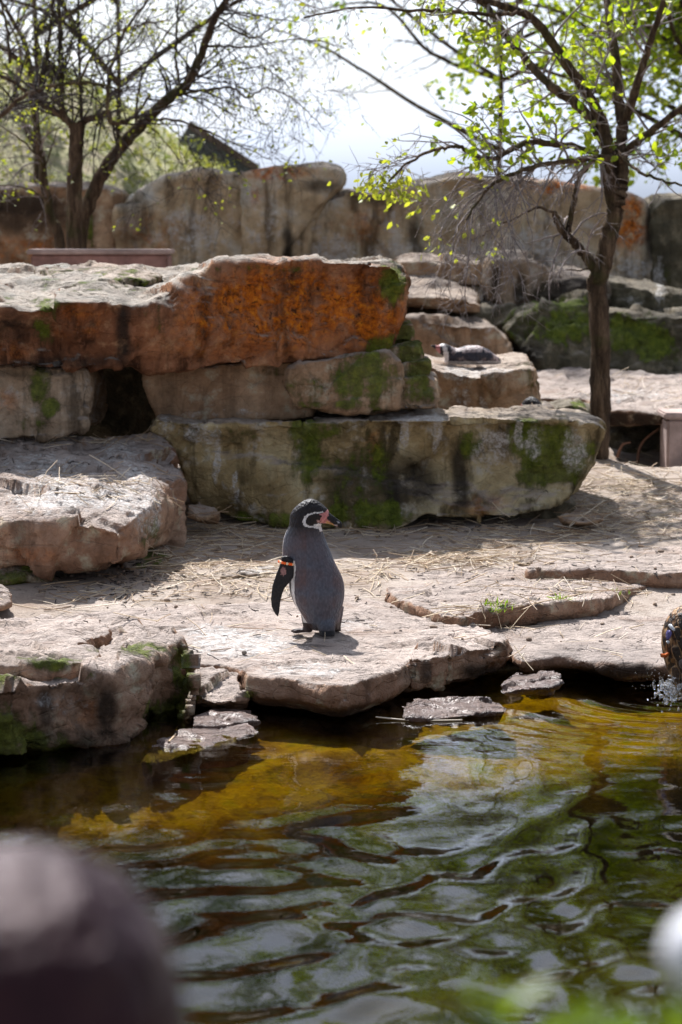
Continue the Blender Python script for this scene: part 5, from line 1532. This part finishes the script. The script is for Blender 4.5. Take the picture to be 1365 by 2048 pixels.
# floating straw stem, lone twig
a0, a1, a2 = on(752, 1434, WZ + .012), on(830, 1441, WZ + .004), on(925, 1440, WZ + .004)
V, Q = tube(smooth_path([a0, a1, a2], 5), np.full(11, .003), 6)
me = new_mesh('straw_stem', V - a0, Q, True, {'tint': np.full(len(V), .95)})
obj('straw_stem', me, STRAW, loc=a0, label='single pale straw stem floating on the water below the ledge', cat='straw')
def twig(label, pix, rad, mat):
    C = []
    for px, py in pix:
        h, nn = shoot(px, py); C.append(np.array(h) + np.array([0, 0, rad]))
    C = np.array(C); V, Q = tube(smooth_path(C, 5), np.full((len(C) - 1) * 5 + 1, rad), 6)
    me = new_mesh('twig', V - C[0], Q, True, {'tint': np.full(len(V), .4)})
    return obj('twig', me, mat, loc=C[0], label=label, cat='twig')
twig('bent reddish twig lying against the glistening wet stone', [(338, 1486), (352, 1470), (356, 1455), (372, 1440), (380, 1434)], .004, STRAW)
twig('thin dry twig on the ledge beside the mossy block', [(376, 1296), (395, 1302), (420, 1311), (438, 1321)], .002, TWIG)
twig('long tan straw stem lying on the whitewashed boulder', [(110, 987), (150, 988), (196, 989)], .004, STRAW)
twig('straight pale straw stem slanting across the cracked flat rock', [(1015, 1220), (1080, 1206), (1130, 1196), (1165, 1188)], .003, STRAW)

# twiggy roots by the trunk
rm = plain('root_twig', (.26, .14, .09), .8, .3, 20)
for j, pts in enumerate([[(1235, 915), (1245, 890), (1262, 885)], [(1275, 930), (1285, 885), (1330, 850)]]):
    C = np.array([at(px, py, [15.5, 15.6][j]) for px, py in pts])
    V, Q = tube(smooth_path(C, 5), np.linspace(.012, .007, (len(C) - 1) * 5 + 1), 6)
    obj('root', new_mesh('root', V - C[0], Q), rm, loc=C[0], cat='root', label=['short twiggy root at the mouth of the terrace recess', 'thin bowed root inside the terrace recess'][j])

# ------------------------------------------------------------------ near side: visitor, white finial, leafy shrub
def visitor():
    c = at(48, 1900, 1.4)
    gz_ = .1
    H = at(48, 1738, 1.4)[2] - gz_            # standing height
    hh = H / 6.3
    R = .088
    x0 = c[0] - .004
    top = H
    def E(z, a, b, dy=0, dx=0): return ell(dx, dy, z, a, b, 20)
    hz_ = top - hh / 2
    rings = [E(.0 + H * .44, .10, .085), E(H * .5, .115, .09), E(H * .56, .112, .088), E(H * .64, .118, .09), E(H * .72, .135, .09), E(H * .775, .14, .078), E(H * .8, .11, .065), E(H * .815, .06, .055), E(H * .835, .045, .048), E(H * .855, .05, .055, .01)]
    rings += [E(hz_ + s_ * hh / 2, R * .86 * math.sqrt(max(0, 1 - s_ * s_)) + .004, R * math.sqrt(max(0, 1 - s_ * s_)) + .004, .01) for s_ in (-.8, -.5, -.15, .2, .5, .75, .92)]
    pieces = [loft(rings)]
    for sg in (-1, 1):
        pieces.append(loft([E(z, a, a * 1.05, 0, sg * .058) for z, a in ((H * .5, .068), (H * .4, .06), (H * .27, .046), (H * .2, .043), (H * .06, .032), (0.02, .034))]))
        pieces.append(loft([[(sg * .058 + .036 * math.cos(a) * w_, yy + 0 * a, .03 + .03 * math.sin(a) * w_) for a in np.arange(12) * math.pi / 6] for yy, w_ in ((-.05, .7), (0, 1), (.07, 1), (.12, .6))]))
        P = np.array([(sg * .125, 0, H * .765), (sg * .165, .0, H * .67), (sg * .175, .01, H * .58), (sg * .165, .06, H * .5), (sg * .16, .085, H * .455)])
        V, Q = tube(P, [.045, .038, .033, .027, .022], 12)
        pieces.append((V.tolist(), [tuple(q) for q in Q] + [tuple(range(12))[::-1], tuple(range(48, 60))]))
        hb = P[-1]
        pieces.append(loft([[(hb[0] + .012 * math.cos(a), hb[1] + .008 + dy_ + .026 * math.sin(a), hb[2] - dz_) for a in np.arange(10) * math.pi / 5] for dz_, dy_ in ((-.01, 0), (.03, .006), (.055, .01))]))
        for f_, (oy, ln) in enumerate(((-.018, .045), (-.006, .052), (.006, .05), (.018, .04), (.034, .04))):
            b_ = np.array([hb[0], hb[1] + .016 + oy, hb[2] - (.05 if f_ < 4 else .02)])
            Pf = [b_, b_ + [-sg * .004, .004, -ln * .45], b_ + [-sg * .016, .012, -ln * .9]]
            V, Q = tube(Pf, [.0075, .007, .005], 8)
            pieces.append((V.tolist(), [tuple(q) for q in Q] + [tuple(range(8))[::-1], tuple(range(16, 24))]))
    V, N, Q = remesh(pieces, .007, 3)
    z = V[:, 2] / H
    col = np.tile(np.array([.55, .35, .27]), (len(V), 1))
    col[(z < .83) & (z > .47)] = (.02, .024, .035)
    col[(z <= .47)] = (.03, .035, .06)
    hand = (np.abs(V[:, 0]) > .13) & (z < .47)
    col[hand] = (.55, .35, .27)
    col[(z < .045)] = (.03, .03, .03)
    root = empty('person', (x0, 1.4, gz_), 'dark haired person in dark clothes seen from behind, watching the pool', 'person')
    m = M('clothes_and_skin')
    m.bsdf(Base_Color=m.attr('col', True), Roughness=.8, Normal=m.bump(m.noise(120, 4, .6), .2, .003))
    obj('body', new_mesh('body', V, Q, True, {'col': col}), m.m, root)
    # shoulder-length hair
    hr = [E(hz_ - hh * .75, .088, .05, -.03), E(hz_ - hh * .5, .098, .075, -.028), E(hz_ - hh * .2, .1, .09, -.02), E(hz_ + hh * .1, .099, .1, -.008), E(hz_ + hh * .3, .088, .094, -.002), E(hz_ + hh * .44, .066, .072, .004), E(hz_ + hh * .53, .034, .038, .006), E(hz_ + hh * .56, .008, .01, .006)]
    V, N, Q = remesh([loft(hr)], .006, 3)
    V = V + N * (.006 * fbm(V * np.array([60, 60, 9]), 3) + .003 * fbm(V * np.array([160, 160, 16]), 2))[:, None]
    V = V[:, :]
    hm_ = M('glossy_dark_hair')
    hn = hm_.noise(1, 4, .6, hm_.coord((160, 160, 14)))
    b_ = hm_.bsdf(Base_Color=hm_.mix(hn, (.003, .002, .003), (.03, .008, .011)), Roughness=.36, Normal=hm_.bump(hn, .6, .006))
    b_.inputs['Specular IOR Level'].default_value = .2
    b_.inputs['Sheen Weight'].default_value = .03
    b_.inputs['Sheen Roughness'].default_value = .22
    b_.inputs['Sheen Tint'].default_value = (1, .66, .68, 1)
    b_.inputs['Specular Tint'].default_value = (1, .72, .75, 1)
    obj('hair', new_mesh('hair', V, Q), hm_.m, root)
visitor()

def finial():
    c = at(1420, 1908, 1.4)
    base = np.array([c[0], c[1], .1])
    root = empty('railing_post', base, 'slim railing post with round white knob at the pool edge', 'post')
    wm = plain('white_paint', (.55, .55, .58), .45, .06, 12, .1)
    h = c[2] - base[2]
    rr = .028
    rings = [ell(0, 0, h + rr * s_, rr * math.sqrt(max(0, 1 - s_ * s_)) + .001, rr * math.sqrt(max(0, 1 - s_ * s_)) + .001, 24) for s_ in np.sin(np.linspace(-1.5, 1.5, 13))]
    V, Fc = loft(rings); obj('knob', new_mesh('knob', V, Fc), wm, root)
    V, Fc = loft([ell(0, 0, z, r_, r_, 20) for z, r_ in ((0, .03), (.02, .03), (.03, .014), (h - .06, .013), (h - .045, .02), (h - .03, .02), (h - .028, .013), (h - .02, .013))])
    obj('shaft', new_mesh('shaft', V, Fc), plain('dark_post_paint', (.03, .045, .03), .5, .2), root)
finial()

def shrub():
    T = Tree(91)
    root_p = at(1240, 2200, 1.4); root_p[2] = .05
    for k in range(22):
        tx = T.r.uniform(960, 1460); ty = 2062 + 40 * abs(T.r.normal()) + max(0, (1150 - tx)) * .2
        e = at(tx, ty, 1.4 + T.r.normal() * .06)
        s0 = root_p + np.array([(e[0] - root_p[0]) * .45 + T.r.normal() * .03, T.r.normal() * .05, 0])
        mid = (s0 + e) / 2 + np.array([T.r.normal() * .03, T.r.normal() * .03, .05])
        C, R = T.path(np.array([s0, mid, e]), .006, .003, .004, 6)
        T.clothe(C, R, 9, .06, 1, .05, up=.2, start=.35, nsub=2)
    V, Q = T.limb.arrays()
    root = empty('shrub', root_p, 'bright green leafy shrub on the near bank of the pool', 'shrub')
    obj('stems', new_mesh('stems', V - root_p, Q), TWIG, root)
    V, Q = T.twig.arrays(); obj('branches', new_mesh('branches', V - root_p, Q), TWIG, root, kind='stuff')
    P = np.array([t[0] for t in T.tips]); D = np.array([t[1] for t in T.tips])
    V, Tr, tt = leaves(np.repeat(P, 1, 0) - root_p, .032, .3, T.r, dirs=np.repeat(D, 1, 0), long=2.2)
    obj('foliage', new_mesh('foliage', V, Tr, True, {'tint': tt}), leaf_mat('shrub_leaf', (.035, .09, .005), (.14, .2, .012), .45), root, kind='stuff')
shrub()
